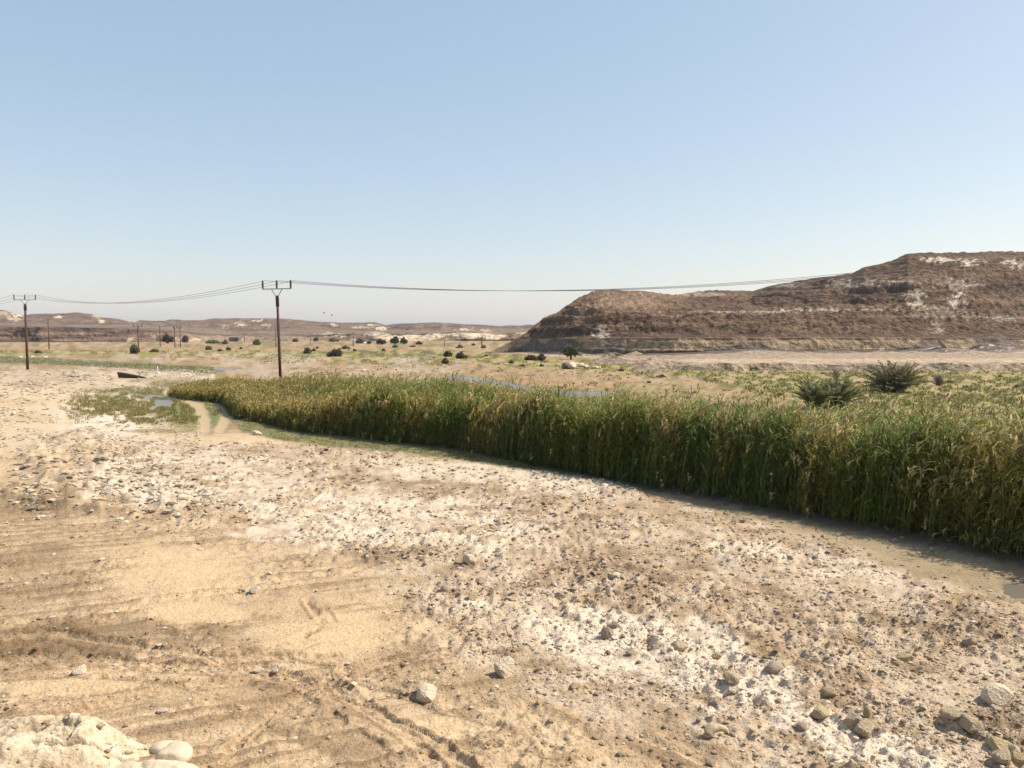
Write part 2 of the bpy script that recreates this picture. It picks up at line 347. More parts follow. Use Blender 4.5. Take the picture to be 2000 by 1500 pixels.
C = lambda *a: np.array(a)
def ground_col(x, y, z):
    U, V = proj(x, y, z); R = regions(U, V, x, y)
    def mix(c, m, k): m = np.clip(m, 0, 1)[..., None]; return c * (1 - m) + np.asarray(k) * m
    n1 = fbm(U / 55, V / 16, 101, 4); n2 = fbm(U / 14, V / 4.5, 102, 3); n3 = fbm(x / .5, y / .5, 103, 3)
    nw = fbm(x / 2.2, y / 2.2, 104, 4)
    # ---- far and middle plain
    c = np.broadcast_to(C(.43, .305, .17), U.shape + (3,)).copy()
    c = mix(c, smooth(.4, .7, n2), C(.35, .25, .135)); c = mix(c, smooth(.5, .7, n1) * .5, C(.48, .37, .24))
    g = lambda a, b, s=5: smooth(a - s, a + s, V) * (1 - smooth(b - s, b + s, V))
    YG = C(.30, .27, .08); OL = C(.21, .19, .07); GR = C(.20, .20, .085)
    c = mix(c, g(666, 679, 3) * smooth(.4, .62, n2) * .5, OL)
    top = np.interp(U, [-500, 0, 500, 900, 1000, 1100, 1330, 1360, 1500, 2600], [684, 684, 684, 683, 690, 700, 702, 722, 723, 722])
    bot = np.interp(U, [-500, 0, 300, 500, 700, 900, 1100, 1200, 1350, 1400, 1600, 2600], [693, 693, 695, 703, 708, 712, 722, 728, 736, 748, 795, 800])
    mg = smooth(top - 2, top + 3, V) * (1 - smooth(bot - 5, bot + 4, V + (n1 - .5) * 26))
    c = mix(c, mg * smooth(.26, .42, n2 + .3 * (n1 - .5)), YG); c = mix(c, mg * smooth(.56, .68, n2), OL * .75)
    c = mix(c, mg * smooth(.56, .68, 1 - n2) * .7, C(.45, .33, .19))
    c = mix(c, g(705, 850, 6) * smooth(.56, .70, n2) * .55 * (U > 560), OL)
    c = mix(c, g(690, 760, 6) * (U < 900) * smooth(.45, .65, fbm(U / 30, V / 5, 130)) * .6, C(.52, .44, .35))
    # wet edge of the stream
    c = mix(c, .8 * blob(U, V, 1060, 752, 190, 13, .3, 61, rot=.1), C(.40, .27, .14)); c = mix(c, blob(U, V, 1180, 775, 150, 18, .5, 62) * .7, C(.33, .27, .12))
    # left middle: green strip, pale stones, wet green hollow
    gs = seg_d(U, V, [(-200, 694), (60, 704), (250, 714), (420, 724)], 3.); c = mix(c, (1 - smooth(8, 30, gs + (n1 - .5) * 26)) * .9, GR * .95)
    pl = g(724, 742, 5) * (U < 420); c = mix(c, pl * smooth(.35, .6, n2), C(.62, .53, .42))
    hol = blob(U, V, 285, 790, 165, 40, .35, 63, .3); c = mix(c, hol, C(.26, .22, .10)); c = mix(c, hol * smooth(.42, .6, n2), C(.20, .20, .065))
    hol2 = blob(U, V, 230, 752, 150, 9, .4, 64); c = mix(c, hol2 * .8, C(.27, .22, .11)); c = mix(c, blob(U, V, 100, 766, 70, 7, .4, 65) * .7, C(.24, .18, .13))
    pb = seg_d(U, V, [(190, 746), (280, 752), (340, 761)], 3.); c = mix(c, (1 - smooth(4, 10, pb)) * smooth(.35, .6, n2), C(.58, .48, .36))
    nf = fbm(U / 7, V / 2.4, 140, 3); c = c * (1 + .75 * (nf - .5))[..., None]
    sl = (1 - smooth(330, 470, U)) * g(728, 870, 8) * (1 - hol); c = mix(c, sl * smooth(.56, .66, fbm(U / 11, V / 3.2, 141, 3)) * .75, C(.30, .235, .16)); c = mix(c, sl * smooth(.56, .66, fbm(U / 9, V / 3, 142, 3)) * .8, C(.68, .58, .46))
    c = c * .84
    # ---- foreground
    fg = smooth(826, 850, V + (n1 - .5) * 16 + np.interp(U, [0, 120, 300, 450, 1150], [110, 110, 0, 0, 0]))
    f = np.broadcast_to(C(.47, .365, .25), U.shape + (3,)).copy()
    f = mix(f, smooth(.42, .66, nw), C(.38, .285, .185)); f = mix(f, smooth(.55, .7, n3), C(.30, .22, .14)); f = mix(f, smooth(.5, .72, 1 - n3) * .6, C(.58, .49, .38))
    f = mix(f, R['tan'] * .75, C(.50, .375, .23)); f = mix(f, R['tan'] * smooth(.5, .7, nw) * .6, C(.37, .27, .165)); f = mix(f, R['tan'] * smooth(.54, .68, R['streak']) * .7, C(.25, .17, .10)); f = mix(f, R['tan'] * smooth(.54, .68, 1 - R['streak']) * .6, C(.60, .47, .31))
    f = mix(f, R['crust'] * smooth(.38, .56, .55 * fbm(x / .35, y / .35, 105, 3) + .45 * nw), C(.70, .60, .48))
    f = mix(f, R['crust'] * .25, C(.66, .56, .44))
    f = mix(f, smooth(.66, .76, fbm(x / 1.1, y / 1.1, 106)) * .6 * (1 - R['tan']), C(.40, .29, .15))
    f = mix(f, R['dark'] * (.4 + .6 * smooth(.3, .6, nw)), C(.21, .145, .082))
    f = mix(f, R['sand'] * .9, C(.62, .47, .29)); f = mix(f, R['rut'] * .7, C(.17, .12, .07))
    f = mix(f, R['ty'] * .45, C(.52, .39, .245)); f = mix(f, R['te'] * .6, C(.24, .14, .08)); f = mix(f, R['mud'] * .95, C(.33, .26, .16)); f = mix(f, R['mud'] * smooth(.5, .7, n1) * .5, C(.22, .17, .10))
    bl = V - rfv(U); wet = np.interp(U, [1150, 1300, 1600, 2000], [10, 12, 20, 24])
    f = mix(f, smooth(-6, 0, bl) * (1 - smooth(wet * .5, wet * 1.2, bl + (n2 - .5) * 14)) * smooth(1150, 1250, U) * .9, C(.13, .098, .065))  # wet mud at the reed foot, with the reeds' shadow also painted into its dark colour
    c = mix(c, fg, f * 1.0)
    lf = (1 - smooth(260, 430, U)) * g(735, 880, 25); c = mix(c, lf * (1 - hol) * smooth(.35, .6, n1) * .8, C(.62, .50, .35))
    c = mix(c, R['crust'] * (V < 870) * (.35 + .65 * smooth(.4, .6, n2)), C(.70, .61, .50))
    c = mix(c, R['fringe'] * .9, C(.21, .20, .085)); c = mix(c, R['fringe'] * smooth(.5, .66, n2) * .8, C(.14, .15, .055))
    c = mix(c, blob(U, V, 378, 812, 60, 28, .3, 66) * .8, C(.22, .21, .08)); c = mix(c, blob(U, V, 425, 812, 22, 26, .3, 67) * .8, C(.17, .19, .07))
    c = mix(c, R['track'] * .9, C(.50, .39, .25)); c = mix(c, blob(U, V, 300, 842, 55, 4, .3, 68) * .8, C(.22, .21, .08))
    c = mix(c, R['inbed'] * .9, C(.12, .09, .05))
    c = mix(c, np.maximum(R['stream'], R['pool']), C(.14, .12, .08))
    return c * C(.99, .965, .93)

# ground sheet: a fan of rows that widen with distance, out to the horizon
rows = [np.linspace(-1.9, 8.2, 40)]
v = 1540.0; ys = []
while v > 652: ys.append(G(1000, v)[1]); v -= 2.1 if v > 900 else 1.5
ys = np.array(ys); ys = ys[ys > 8.3]; rows.append(ys); rows.append(np.array([6000., 9000, 15000]))
Y = np.concatenate(rows); Y.sort()
s = np.concatenate([np.linspace(-7, -1.1, 26), np.linspace(-1.08, -.7, 60)[:-1], np.linspace(-.7, .7, 660), np.linspace(.7, 1.08, 60)[1:], np.linspace(1.1, 7, 26)])
YY, SS = np.meshgrid(Y, s, indexing='ij'); XX = (YY + 2) * SS
ZZ = gz(XX, YY)
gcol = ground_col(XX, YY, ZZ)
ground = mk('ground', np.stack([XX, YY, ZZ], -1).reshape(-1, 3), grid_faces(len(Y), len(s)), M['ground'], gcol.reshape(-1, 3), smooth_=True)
tag(ground, kind='structure')

def sheet(name, u0, u1, v0, v1, z):
    P = [G(u0, v1, z), G(u1, v1, z), G(u1, v0, z), G(u0, v0, z)]
    o = mk(name, [(a, b, z) for a, b in P], [(0, 1, 2, 3)], M['water']); tag(o, kind='structure'); return o
sheet('water', 850, 1270, 727, 792, -.055)      # stream behind the reeds
sheet('water', 255, 362, 764, 800, -.055)       # pool beside the track
sheet('water', 380, 500, 712, 726, -.055)
sheet('water', 1000, 1340, 895, 975, -.055)     # ditch under the reeds
sheet('water', 1950, 2120, 1125, 1180, -.055)

# ------------------------------------------------------------------ hills
def profile_hill(name, Ucols, knots, counts, mat, paint, disp):
    """knots: list of (table) rows: u -> (D, v or None, z or None); returns mesh from profiles along each bearing"""
    tabs = []; ker = np.hanning(23)[1:-1]; ker /= ker.sum(); sm_ = lambda q: np.convolve(np.pad(q, 10, mode='edge'), ker, 'valid')
    for kn in knots:
        a = np.array(kn, float); D = np.interp(Ucols, a[:, 0], a[:, 1]); vv = np.interp(Ucols, a[:, 0], a[:, 2]); mode = a[0, 3]
        if name == 'hill': D = sm_(D); vv = vv if mode == 0 and len(a) > 20 else sm_(vv)
        z = vv if mode else zat(vv, D)
        tabs.append((D, z))
    Dl, Zl, Sl = [], [], []
    for k in range(len(tabs) - 1):
        n = counts[k]; t = np.linspace(0, 1, n, endpoint=False)[:, None]
        Dl.append(tabs[k][0] * (1 - t) + tabs[k + 1][0] * t); Zl.append(tabs[k][1] * (1 - t) + tabs[k + 1][1] * t); Sl.append(k + t + 0 * tabs[k][0])
    Dl.append(tabs[-1][0][None]); Zl.append(tabs[-1][1][None]); Sl.append(0 * tabs[-1][0][None] + len(tabs) - 1)
    D = np.concatenate(Dl); Z = np.concatenate(Zl); S = np.concatenate(Sl); U = np.broadcast_to(Ucols, D.shape)
    X = D * (U - 1000) / 1543.2
    X, D, Z = disp(X, D, Z, S, U)
    c = paint(X, D, Z, S, U)
    o = mk(name, np.stack([X, D, Z], -1).reshape(-1, 3), grid_faces(*D.shape), mat, c.reshape(-1, 3), smooth_=False)
    return tag(o, kind='structure')

def mixc(c, m, k): m = np.clip(m, 0, 1)[..., None]; return c * (1 - m) + np.asarray(k) * m

HU = [955, 1010, 1030, 1060, 1092, 1112, 1130, 1172, 1250, 1317, 1350, 1377, 1468, 1510, 1601, 1660, 1685, 1737, 1769, 1807, 1870, 1947, 2000, 2600, 4000]
HV = [690, 659, 646, 622, 606, 592, 579, 564, 567, 574, 570, 566, 567, 556, 542, 532, 520, 509, 494, 492, 491.5, 494, 492, 486, 480]
HD = [206, 208, 210, 214, 218, 222, 226, 232, 240, 262, 270, 276, 280, 268, 250, 244, 241, 238, 236, 236, 236, 236, 236, 260, 330]
def tab(us, ds, vs_, mode=0): return [(u, d, v, mode) for u, d, v in zip(us, ds, vs_)]
KN = [
 tab([900, 1200, 1290, 1330, 2000, 4000], [190, 150, 112, 104, 104, 104], [-.15, -.15, -.12, -.12, -.12, -.12], 1),
 tab([900, 1200, 1290, 1345, 2000, 4000], [192, 152, 114, 105, 105, 105], [-.05, .0, .05, .78, .85, .85], 1),
 tab([900, 1010, 1200, 1290, 1345, 2000, 4000], [196, 190, 158, 132, 127, 127, 127], [-.02, .0, .15, .5, .8, .9, .9], 1),
 tab([955, 1010, 1060, 1112, 1172, 1250, 1317, 1468, 2000, 4000], [202, 200, 185, 175, 168, 162, 158, 156, 156, 165], [.0, .05, .1, .3, .4, .6, 1.0, 1.5, 1.8, 1.8], 1),
 tab([955, 1010, 1060, 1112, 1172, 1250, 1317, 1468, 2000, 4000], [203, 203, 188, 178, 171, 164.5, 160, 158, 158, 167], [690, 660, 662, 661, 660, 660, 660, 660, 661, 661]),
 tab([955, 1010, 1060, 1112, 1172, 1250, 1317, 1468, 1700, 2000, 4000], [204, 205, 200, 195, 192, 190, 188, 182, 178, 178, 190], [690, 659.5, 641, 626, 619, 616, 613, 611, 609, 611, 611]),
 tab(HU, HD, HV),
 tab(HU, [d + 22 for d in HD], [v + 2.5 for v in HV]),
 tab([955, 1112, 1500, 4000], [240, 330, 420, 520], [0, 0, 0, 0], 1)]
cu = np.concatenate([np.arange(952, 2060, 2.7), np.arange(2062, 4000, 14)])

def big_disp(X, D, Z, S, U):
    a = smooth(955, 1030, U); Q = D * .25 + Z * 2.1; Z0 = Z
    body = smooth(4.0, 4.3, S) * (1 - smooth(6.0, 7.5, S)) * a
    top = np.exp(-((S - 6) / .12) ** 2); gl = 1 - .75 * top
    low = 1 - np.exp(-((S - 4.0) / .12) ** 2) * .7
    ridge = np.abs(2 * fbm(X / 22 + Q / 40, Q / 60, 200, 3) - 1)
    Z = Z + body * gl * low * (3.0 * (ridge - .35))
    Z = Z + body * gl * low * 1.3 * (fbm(X / 5 + Q / 9, Q / 7, 201, 4) - .5)
    Z = Z + body * 1.15 * (fbm(X / 1.1, Q / 1.1, 202, 3) - .5) * (1 - .5 * top)
    # a few harder beds standing out of the slope
    for sk, h in ((5.0, .5), (5.22, .35), (5.55, .35), (4.55, .3)):
        Z = Z + body * 1.2 * h * smooth(sk - .02, sk, S + .03 * (fbm(X / 9, X * 0, 203) - .5)) * (1 - smooth(sk, sk + .10, S))
    for per, am, sd_ in ((2.3, .95, 230), (.9, .55, 240)):
        ph = Z0 / per + .35 * fbm(X / 30, D / 60, sd_) ; fr_ = ph - np.floor(ph); patch = smooth(.38, .58, fbm(X / 18, Z0 / 5, sd_ + 1, 3)); up_ = smooth(.62, 1.0, fr_)
        Z = Z + body * (1 - top) * am * per * (up_ - fr_) * patch
    # cliff: buttresses, cracks, beds
    cl = smooth(3, 3.2, S) * (1 - smooth(3.9, 4.2, S)) * a
    D = D + cl * (2.4 * (fbm(X / 7, Z / 6, 204, 4) - .5) + .35 * (vn(X * 0, Z / .45, 205) - .5) + .25 * (fbm(X / 1.1, Z / .7, 206, 3) - .5))
    # rubble cones leaning on the cliff foot, rilled apron
    ap = smooth(2.0, 2.9, S) * (1 - smooth(3.0, 3.75, S)) * a
    Z = Z + ap * 1.5 * np.maximum(0, fbm(X / 9, X * 0 + 3, 207, 3) - .45) * 2
    Z = Z + smooth(2.1, 2.8, S) * (1 - smooth(2.9, 3.1, S)) * .35 * (vn(X / 1.7 - D / 14, D / 40, 208) - .5) * smooth(1300, 1400, U)
    bk = smooth(.1, 1, S) * (1 - smooth(1.1, 2.0, S)) * smooth(1290, 1350, U)
    Z = Z + bk * (.55 * (fbm(X / 2.6, D / 3, 209, 3) - .45)); D = D + np.where(S < 1.05, 1, 0) * 3.0 * (fbm(X / 5, X * 0, 210, 3) - .5) * smooth(1290, 1350, U)
    return X, D, Z

WH = [(1832, 508, 26, 4, .9), (1882, 512, 17, 5, .9), (1960, 511, 14, 2.5, .7), (1990, 515, 20, 6, .8), (1915, 511, 10, 2, .4), (1785, 576, 17, 7, .55), (1786, 594, 18, 3, .7),
      (1862, 578, 12, 5, .8), (1865, 590, 16, 6, .7), (1870, 555, 30, 11, .35), (1700, 551, 70, 5, .35), (1650, 556, 40, 5, .25), (1830, 640, 12, 9, .35), (1840, 616, 60, 6, .25),
      (1960, 622, 40, 6, .35), (1120, 655, 6, 4, .0), (1158, 653, 4, 3, .8), (1176, 650, 10, 10, .5), (1240, 545, 5, 2, 0), (1460, 562, 20, 3, .3), (1540, 558, 30, 4, .3), (1225, 590, 60, 14, .15),
      (1820, 602, 40, 3, .4), (1620, 605, 110, 1.6, .6), (1480, 609, 120, 1.4, .5), (1370, 575, 40, 4, .3)]
def big_paint(X, D, Z, S, U):
    _, V = proj(X, D, Z)
    Qc = D * .1 + Z * 1.6; n = fbm(X / 4 + Qc / 6, Qc / 3, 220, 4); n2 = fbm(X / .8, Qc / .8, 221, 3); nb = fbm(X / 30, Z / 1.4, 222, 4)
    c = np.broadcast_to(C(.088, .052, .031), U.shape + (3,)).copy()
    c = mixc(c, smooth(.45, .65, n), C(.122, .076, .047)); c = mixc(c, smooth(.55, .75, n2) * .5, C(.21, .145, .092)); c = mixc(c, smooth(.6, .75, 1 - n2) * .6, C(.05, .033, .022))
    c = mixc(c, smooth(.52, .66, nb) * .6 * smooth(4.1, 4.3, S), C(.20, .138, .088)); ph = Z / 2.3 + .35 * fbm(X / 30, D / 60, 230); fr_ = ph - np.floor(ph); c = mixc(c, np.exp(-((fr_ - .92) / .07) ** 2) * smooth(.40, .55, fbm(X / 18, Z / 5, 231, 3)) * smooth(4.1, 4.3, S) * .6, C(.27, .195, .13))
    c = mixc(c, smooth(1080, 1160, U) * (1 - smooth(1300, 1420, U)) * smooth(5.05, 5.4, S) * .5, C(.24, .17, .11))
    c = mixc(c, np.exp(-((S - 5.02) / .05) ** 2) * .45, C(.27, .20, .14))
    # cliff band
    cl = smooth(3.0, 3.1, S) * (1 - smooth(3.98, 4.03, S))
    bed = fbm(X / 22, Z / .32, 223, 3)
    k = np.broadcast_to(C(.31, .225, .13), U.shape + (3,)).copy(); k = mixc(k, smooth(.4, .65, bed), C(.25, .18, .11)); k = mixc(k, smooth(.5, .7, fbm(X / 3, Z / 2, 224)) * .6, C(.33, .245, .15))
    m = cl[..., None]; c = c * (1 - m) + k * m
    rub = smooth(2.4, 2.7, S) * (1 - smooth(3.0, 3.2, S + (fbm(X / 9, X * 0 + 3, 207, 3) - .46) * -4.0))
    c = mixc(c, rub * .9, C(.13, .10, .08))
    # sandy apron, road, cut bank
    lowm = 1 - smooth(2.55, 2.75, S + (fbm(X / 5, D / 4, 225) - .5) * .5)
    sandc = np.broadcast_to(C(.34, .26, .18), U.shape + (3,)).copy(); sandc = mixc(sandc, smooth(.4, .6, n), C(.33, .25, .175))
    sandc = mixc(sandc, smooth(1.05, 1.3, S) * (1 - smooth(1.9, 2.1, S)) * .8, C(.47, .36, .24))
    sandc = mixc(sandc, 1 - smooth(.9, 1.15, S), C(.30, .23, .155))
    m = lowm[..., None]; c = c * (1 - m) + sandc * m
    c = mixc(c, smooth(.62, .75, fbm(X / 1.2, D / 1.2, 226)) * smooth(2.3, 2.6, S) * (1 - smooth(3.1, 3.3, S)) * smooth(1650, 1750, U), C(.52, .44, .34))
    c = c * (1 + .55 * (fbm(X / 40, Z / 3 + D / 40, 228, 3) - .5) * smooth(4, 4.2, S))[..., None]
    c = np.where((S > 4.03)[..., None], c * C(.90, .80, .70), c)     # dark varnished rock
    for (u, v_, ru, rv, a_) in WH:
        if a_: c = mixc(c, np.clip(a_ * 1.1, 0, 1) * smooth(.42, .66, .5 + (1 - np.sqrt(((U - u) / ru) ** 2 + ((V - v_) / rv) ** 2)) * .4 + (fbm(U / 7, V / 2.2, 227, 4) - .5) * 1.5) * (S < 6.05) * (((U - u) / ru) ** 2 + ((V - v_) / rv) ** 2 < 4), C(.60, .51, .40))
    return c
profile_hill('hill', cu, KN, [6, 16, 26, 30, 66, 120, 8, 8], M['hill'], big_paint, big_disp)

# ---- far hills beyond the plain
SKY = [(-2500, 610), (-600, 600), (-200, 606), (0, 604), (12, 605), (25, 611), (42, 615), (62, 613), (97, 612), (150, 611), (182, 612), (197, 619), (225, 621), (250, 626), (325, 626), (360, 625),
       (400, 625), (425, 622), (500, 621), (537, 621), (575, 623), (625, 628), (675, 630), (707, 629), (735, 629), (755, 635), (780, 631), (850, 629), (900, 632), (950, 634), (980, 638), (990, 636), (1035, 637), (1300, 640), (2500, 640), (6000, 640)]
su = [a for a, _ in SKY]; sv = [b for _, b in SKY]
FU = [-2500, 0, 250, 330, 400, 440, 620, 700, 1040, 6000]
FK = [
 tab(FU, [420, 420, 430, 440, 470, 500, 500, 500, 500, 500], [-.3] * 10, 1),
 tab(FU, [432, 432, 442, 452, 482, 512, 512, 512, 512, 512], [638, 638, 642, 648, 654, 657, 655, 652, 650, 650]),
 tab(FU, [540, 540, 560, 570, 590, 600, 600, 600, 600, 600], [629, 629, 633, 637, 641, 645, 645, 644, 644, 644]),
 tab(su, [760 if a > 20 else 700 for a in su], sv),
 tab(su, [900] * len(su), [b + 1.5 for b in sv]),
 tab([-2500, 6000], [1300, 1300], [0, 0], 1)]
def far_disp(X, D, Z, S, U):
    cl = smooth(0, .3, S) * (1 - smooth(.9, 1.2, S)); body = smooth(1.0, 1.3, S) * (1 - smooth(3.0, 3.6, S)); top = np.exp(-((S - 3) / .15) ** 2)
    D = D + cl * (26 * (fbm(X / 24, Z / 20, 301, 4) - .5) + 5 * (fbm(X / 5, Z / 4, 302, 3) - .5))
    Z = Z + cl * 2.2 * (fbm(X / 12, D / 12, 303, 3) - .5)
    Z = Z + body * (1 - .85 * top) * (9 * (np.abs(2 * fbm(X / 60 + D / 130, D / 120, 304, 3) - 1) - .35) + 3 * (fbm(X / 14, D / 20, 305, 3) - .5)) * smooth(1.6, 2.4, S)
    Z = Z + top * .5 * (fbm(X / 8, D / 8, 306, 3) - .5)
    return X, D, Z
FW = [(40, 615, 11, 3.5, .9), (30, 623, 10, 4, .5), (112, 619, 8, 2.6, .9), (10, 611, 16, 5, .4), (190, 617, 10, 4, .5), (200, 628, 5, 2.5, .8), (258, 627, 9, 2, .7), (470, 634, 8, 3, .9), (440, 637, 6, 4, .3), (520, 636, 9, 3.4, .9),
      (505, 626, 7, 2.5, .7), (496, 626, 3, 2, .7), (652, 634, 6, 2.2, .8), (723, 635, 5, 1.6, .9), (745, 641, 10, 4, .9), (703, 639, 17, 2, .5), (663, 655, 10, 3, .7), (640, 652, 14, 4, .4), (905, 643, 17, 3, .85), (950, 646, 10, 3, .5),
      (735, 652, 18, 4, .5), (785, 657, 6, 4, .7), (870, 640, 8, 5, .2), (612, 662, 5, 3, .7), (350, 662, 8, 5, .5), (380, 665, 18, 4, .7), (300, 656, 7, 5, .4), (250, 663, 6, 4, .4)]
def far_paint(X, D, Z, S, U):
    _, V = proj(X, D, Z)
    n = fbm(X / 22, D / 30 + Z / 4, 310, 4); n2 = fbm(X / 6, D / 8 + Z, 311, 3)
    c = np.broadcast_to(C(.185, .125, .085), U.shape + (3,)).copy()
    c = mixc(c, smooth(.45, .65, n), C(.13, .09, .068)); c = mixc(c, smooth(.55, .75, n2) * .5, C(.30, .23, .17))
    c = mixc(c, smooth(1.15, 1.4, S) * (1 - smooth(1.9, 2.1, S)) * .7, C(.235, .175, .122))
    red = (1 - smooth(300, 400, U)) * (1 - smooth(.95, 1.15, S)); c = mixc(c, red * .9, C(.085, .055, .042)); c = mixc(c, red * smooth(.45, .7, fbm(X / 20, Z / 1.2, 312)) * .6, C(.30, .20, .13))
    pale = smooth(620, 700, U) * (1 - smooth(.98, 1.1, S)); pn = fbm(X / 10, Z / 1.6, 313, 4)
    c = mixc(c, pale * smooth(.42, .58, pn + np.interp(U, [620, 860, 1040], [-.1, .06, .02])), C(.62, .50, .35))
    c = mixc(c, smooth(330, 420, U) * (1 - smooth(560, 660, U)) * (S < 1) * .5, C(.36, .27, .19))
    for (u, v_, ru, rv, a_) in FW:
        c = mixc(c, a_ * smooth(.42, .66, .5 + (1 - np.sqrt(((U - u) / ru) ** 2 + ((V - v_) / rv) ** 2)) * .45 + (fbm(U / 4, V / 1.6, 314, 3) - .5) * 1.3) * (((U - u) / ru) ** 2 + ((V - v_) / rv) ** 2 < 4), C(.70, .58, .42))
    return c
fu = np.concatenate([np.arange(-2500, -80, 20), np.arange(-80, 1100, 2.4), np.arange(1110, 6000, 60)])
profile_hill('hills', fu, FK, [26, 34, 44, 6, 6], M['farhill'], far_paint, far_disp)

# ---- spoil ridges of sand on the plain
def berm(pts, seed, c=(.27, .205, .145)):
    """pts: u, v of the foot, height in m, half width"""
    P = []
    for (u, v_, h, wd) in pts: x, y = G(u, v_); P.append((x, y, h, wd))
    P = np.array(P); n = 70; t = np.linspace(0, len(P) - 1, n); q = np.stack([np.interp(t, range(len(P)), P[:, k]) for k in range(4)], 1)
    d = np.gradient(q[:, :2], axis=0); d /= np.linalg.norm(d, axis=1)[:, None]; nn = np.stack([-d[:, 1], d[:, 0]], 1)
    m = 22; s_ = np.linspace(-1, 1, m); S_, I = np.meshgrid(s_, np.arange(n)); 
    X = q[I, 0] + nn[I, 0] * S_ * q[I, 3]; Yy = q[I, 1] + nn[I, 1] * S_ * q[I, 3]
    sh = np.clip(1 - np.abs(S_), 0, 1) ** .9
    Z = q[I, 2] * sh * (.75 + .6 * (fbm(X / 1.5, Yy / 1.5, seed, 3) - .3)) + .12 * sh * (fbm(X / .4, Yy / .4, seed + 3) - .5) - .12 * (np.abs(S_) > .98)
    cc = mixc(np.broadcast_to(C(*c), X.shape + (3,)).copy(), smooth(.4, .7, fbm(X / 2, Yy / 2, seed + 5)), C(.34, .265, .185))
    return tag(mk('sand_ridge', np.stack([X, Yy, Z], -1).reshape(-1, 3), grid_faces(n, m), M['hill'], cc.reshape(-1, 3)), kind='structure')
berm([(1162, 711, .1, 1.5), (1186, 709, 1.9, 3.4), (1215, 710, .85, 3), (1250, 711, .8, 3), (1300, 712, .5, 3), (1330, 713, .1, 2)], 401)
berm([(1238, 723, .1, 1.3), (1258, 722, .8, 2), (1276, 719, 1.9, 2.8), (1300, 719, 1.3, 2.6), (1350, 720, 1.1, 2.4), (1420, 721, .7, 2), (1500, 722, .6, 2), (1560, 723, .1, 2)], 402)
berm([(1278, 726, .05, .8), (1294, 725, .8, 1.6), (1306, 725, .05, 1)], 403)
berm([(1205, 700, .1, 2), (1250, 697, 1.6, 4), (1262, 696, 1.8, 4), (1300, 697, .4, 4)], 404)

# ------------------------------------------------------------------ stones
def ico(n):
    import bmesh
    b = bmesh.new(); bmesh.ops.create_icosphere(b, subdivisions=n, radius=1)
    V = np.array([x.co[:] for x in b.verts]); Fc = np.array([[x.index for x in f.verts] for f in b.faces]); b.free(); return V, Fc
I1, F1 = ico(1); I3, F3 = ico(3); I4, F4 = ico(5)
OCT = np.array([(1, 0, 0), (-1, 0, 0), (0, 1, 0), (0, -1, 0), (0, 0, 1), (0, 0, -1)], float)
OF = np.array([(0, 2, 4), (2, 1, 4), (1, 3, 4), (3, 0, 4), (2, 0, 5), (1, 2, 5), (3, 1, 5), (0, 3, 5)])

def rock_shape(seed, base=I3, planes=13, rgh=.06):
    r = np.random.default_rng(seed); N = r.normal(size=(planes, 3)); N /= np.linalg.norm(N, axis=1)[:, None]; d = r.uniform(.62, .98, planes)
    k = base @ N.T; rad = np.min(np.where(k > .05, d / np.maximum(k, .05), 9), axis=1); rad = np.minimum(rad, 1.12)
    P = base * rad[:, None]
    P = P + base * (rgh * 2 * (fbm(base[:, 0] * 3 + base[:, 2] * 2, base[:, 1] * 3 - base[:, 2], seed, 3) - .5))[:, None]
    return P
ROCKS = []
for k in range(12):
    P = rock_shape(500 + k); me_o = mk('rock', P, F3); ROCKS.append(me_o.data); bpy.data.objects.remove(me_o)
PEB = []
for k in range(10):
    P = rock_shape(600 + k, ico(2)[0], 9, .05); o_ = mk('stone', P, ico(2)[1]); PEB.append(o_.data); bpy.data.objects.remove(o_)

def gzp(x, y): return float(gz(np.array([x]), np.array([y]))[0])

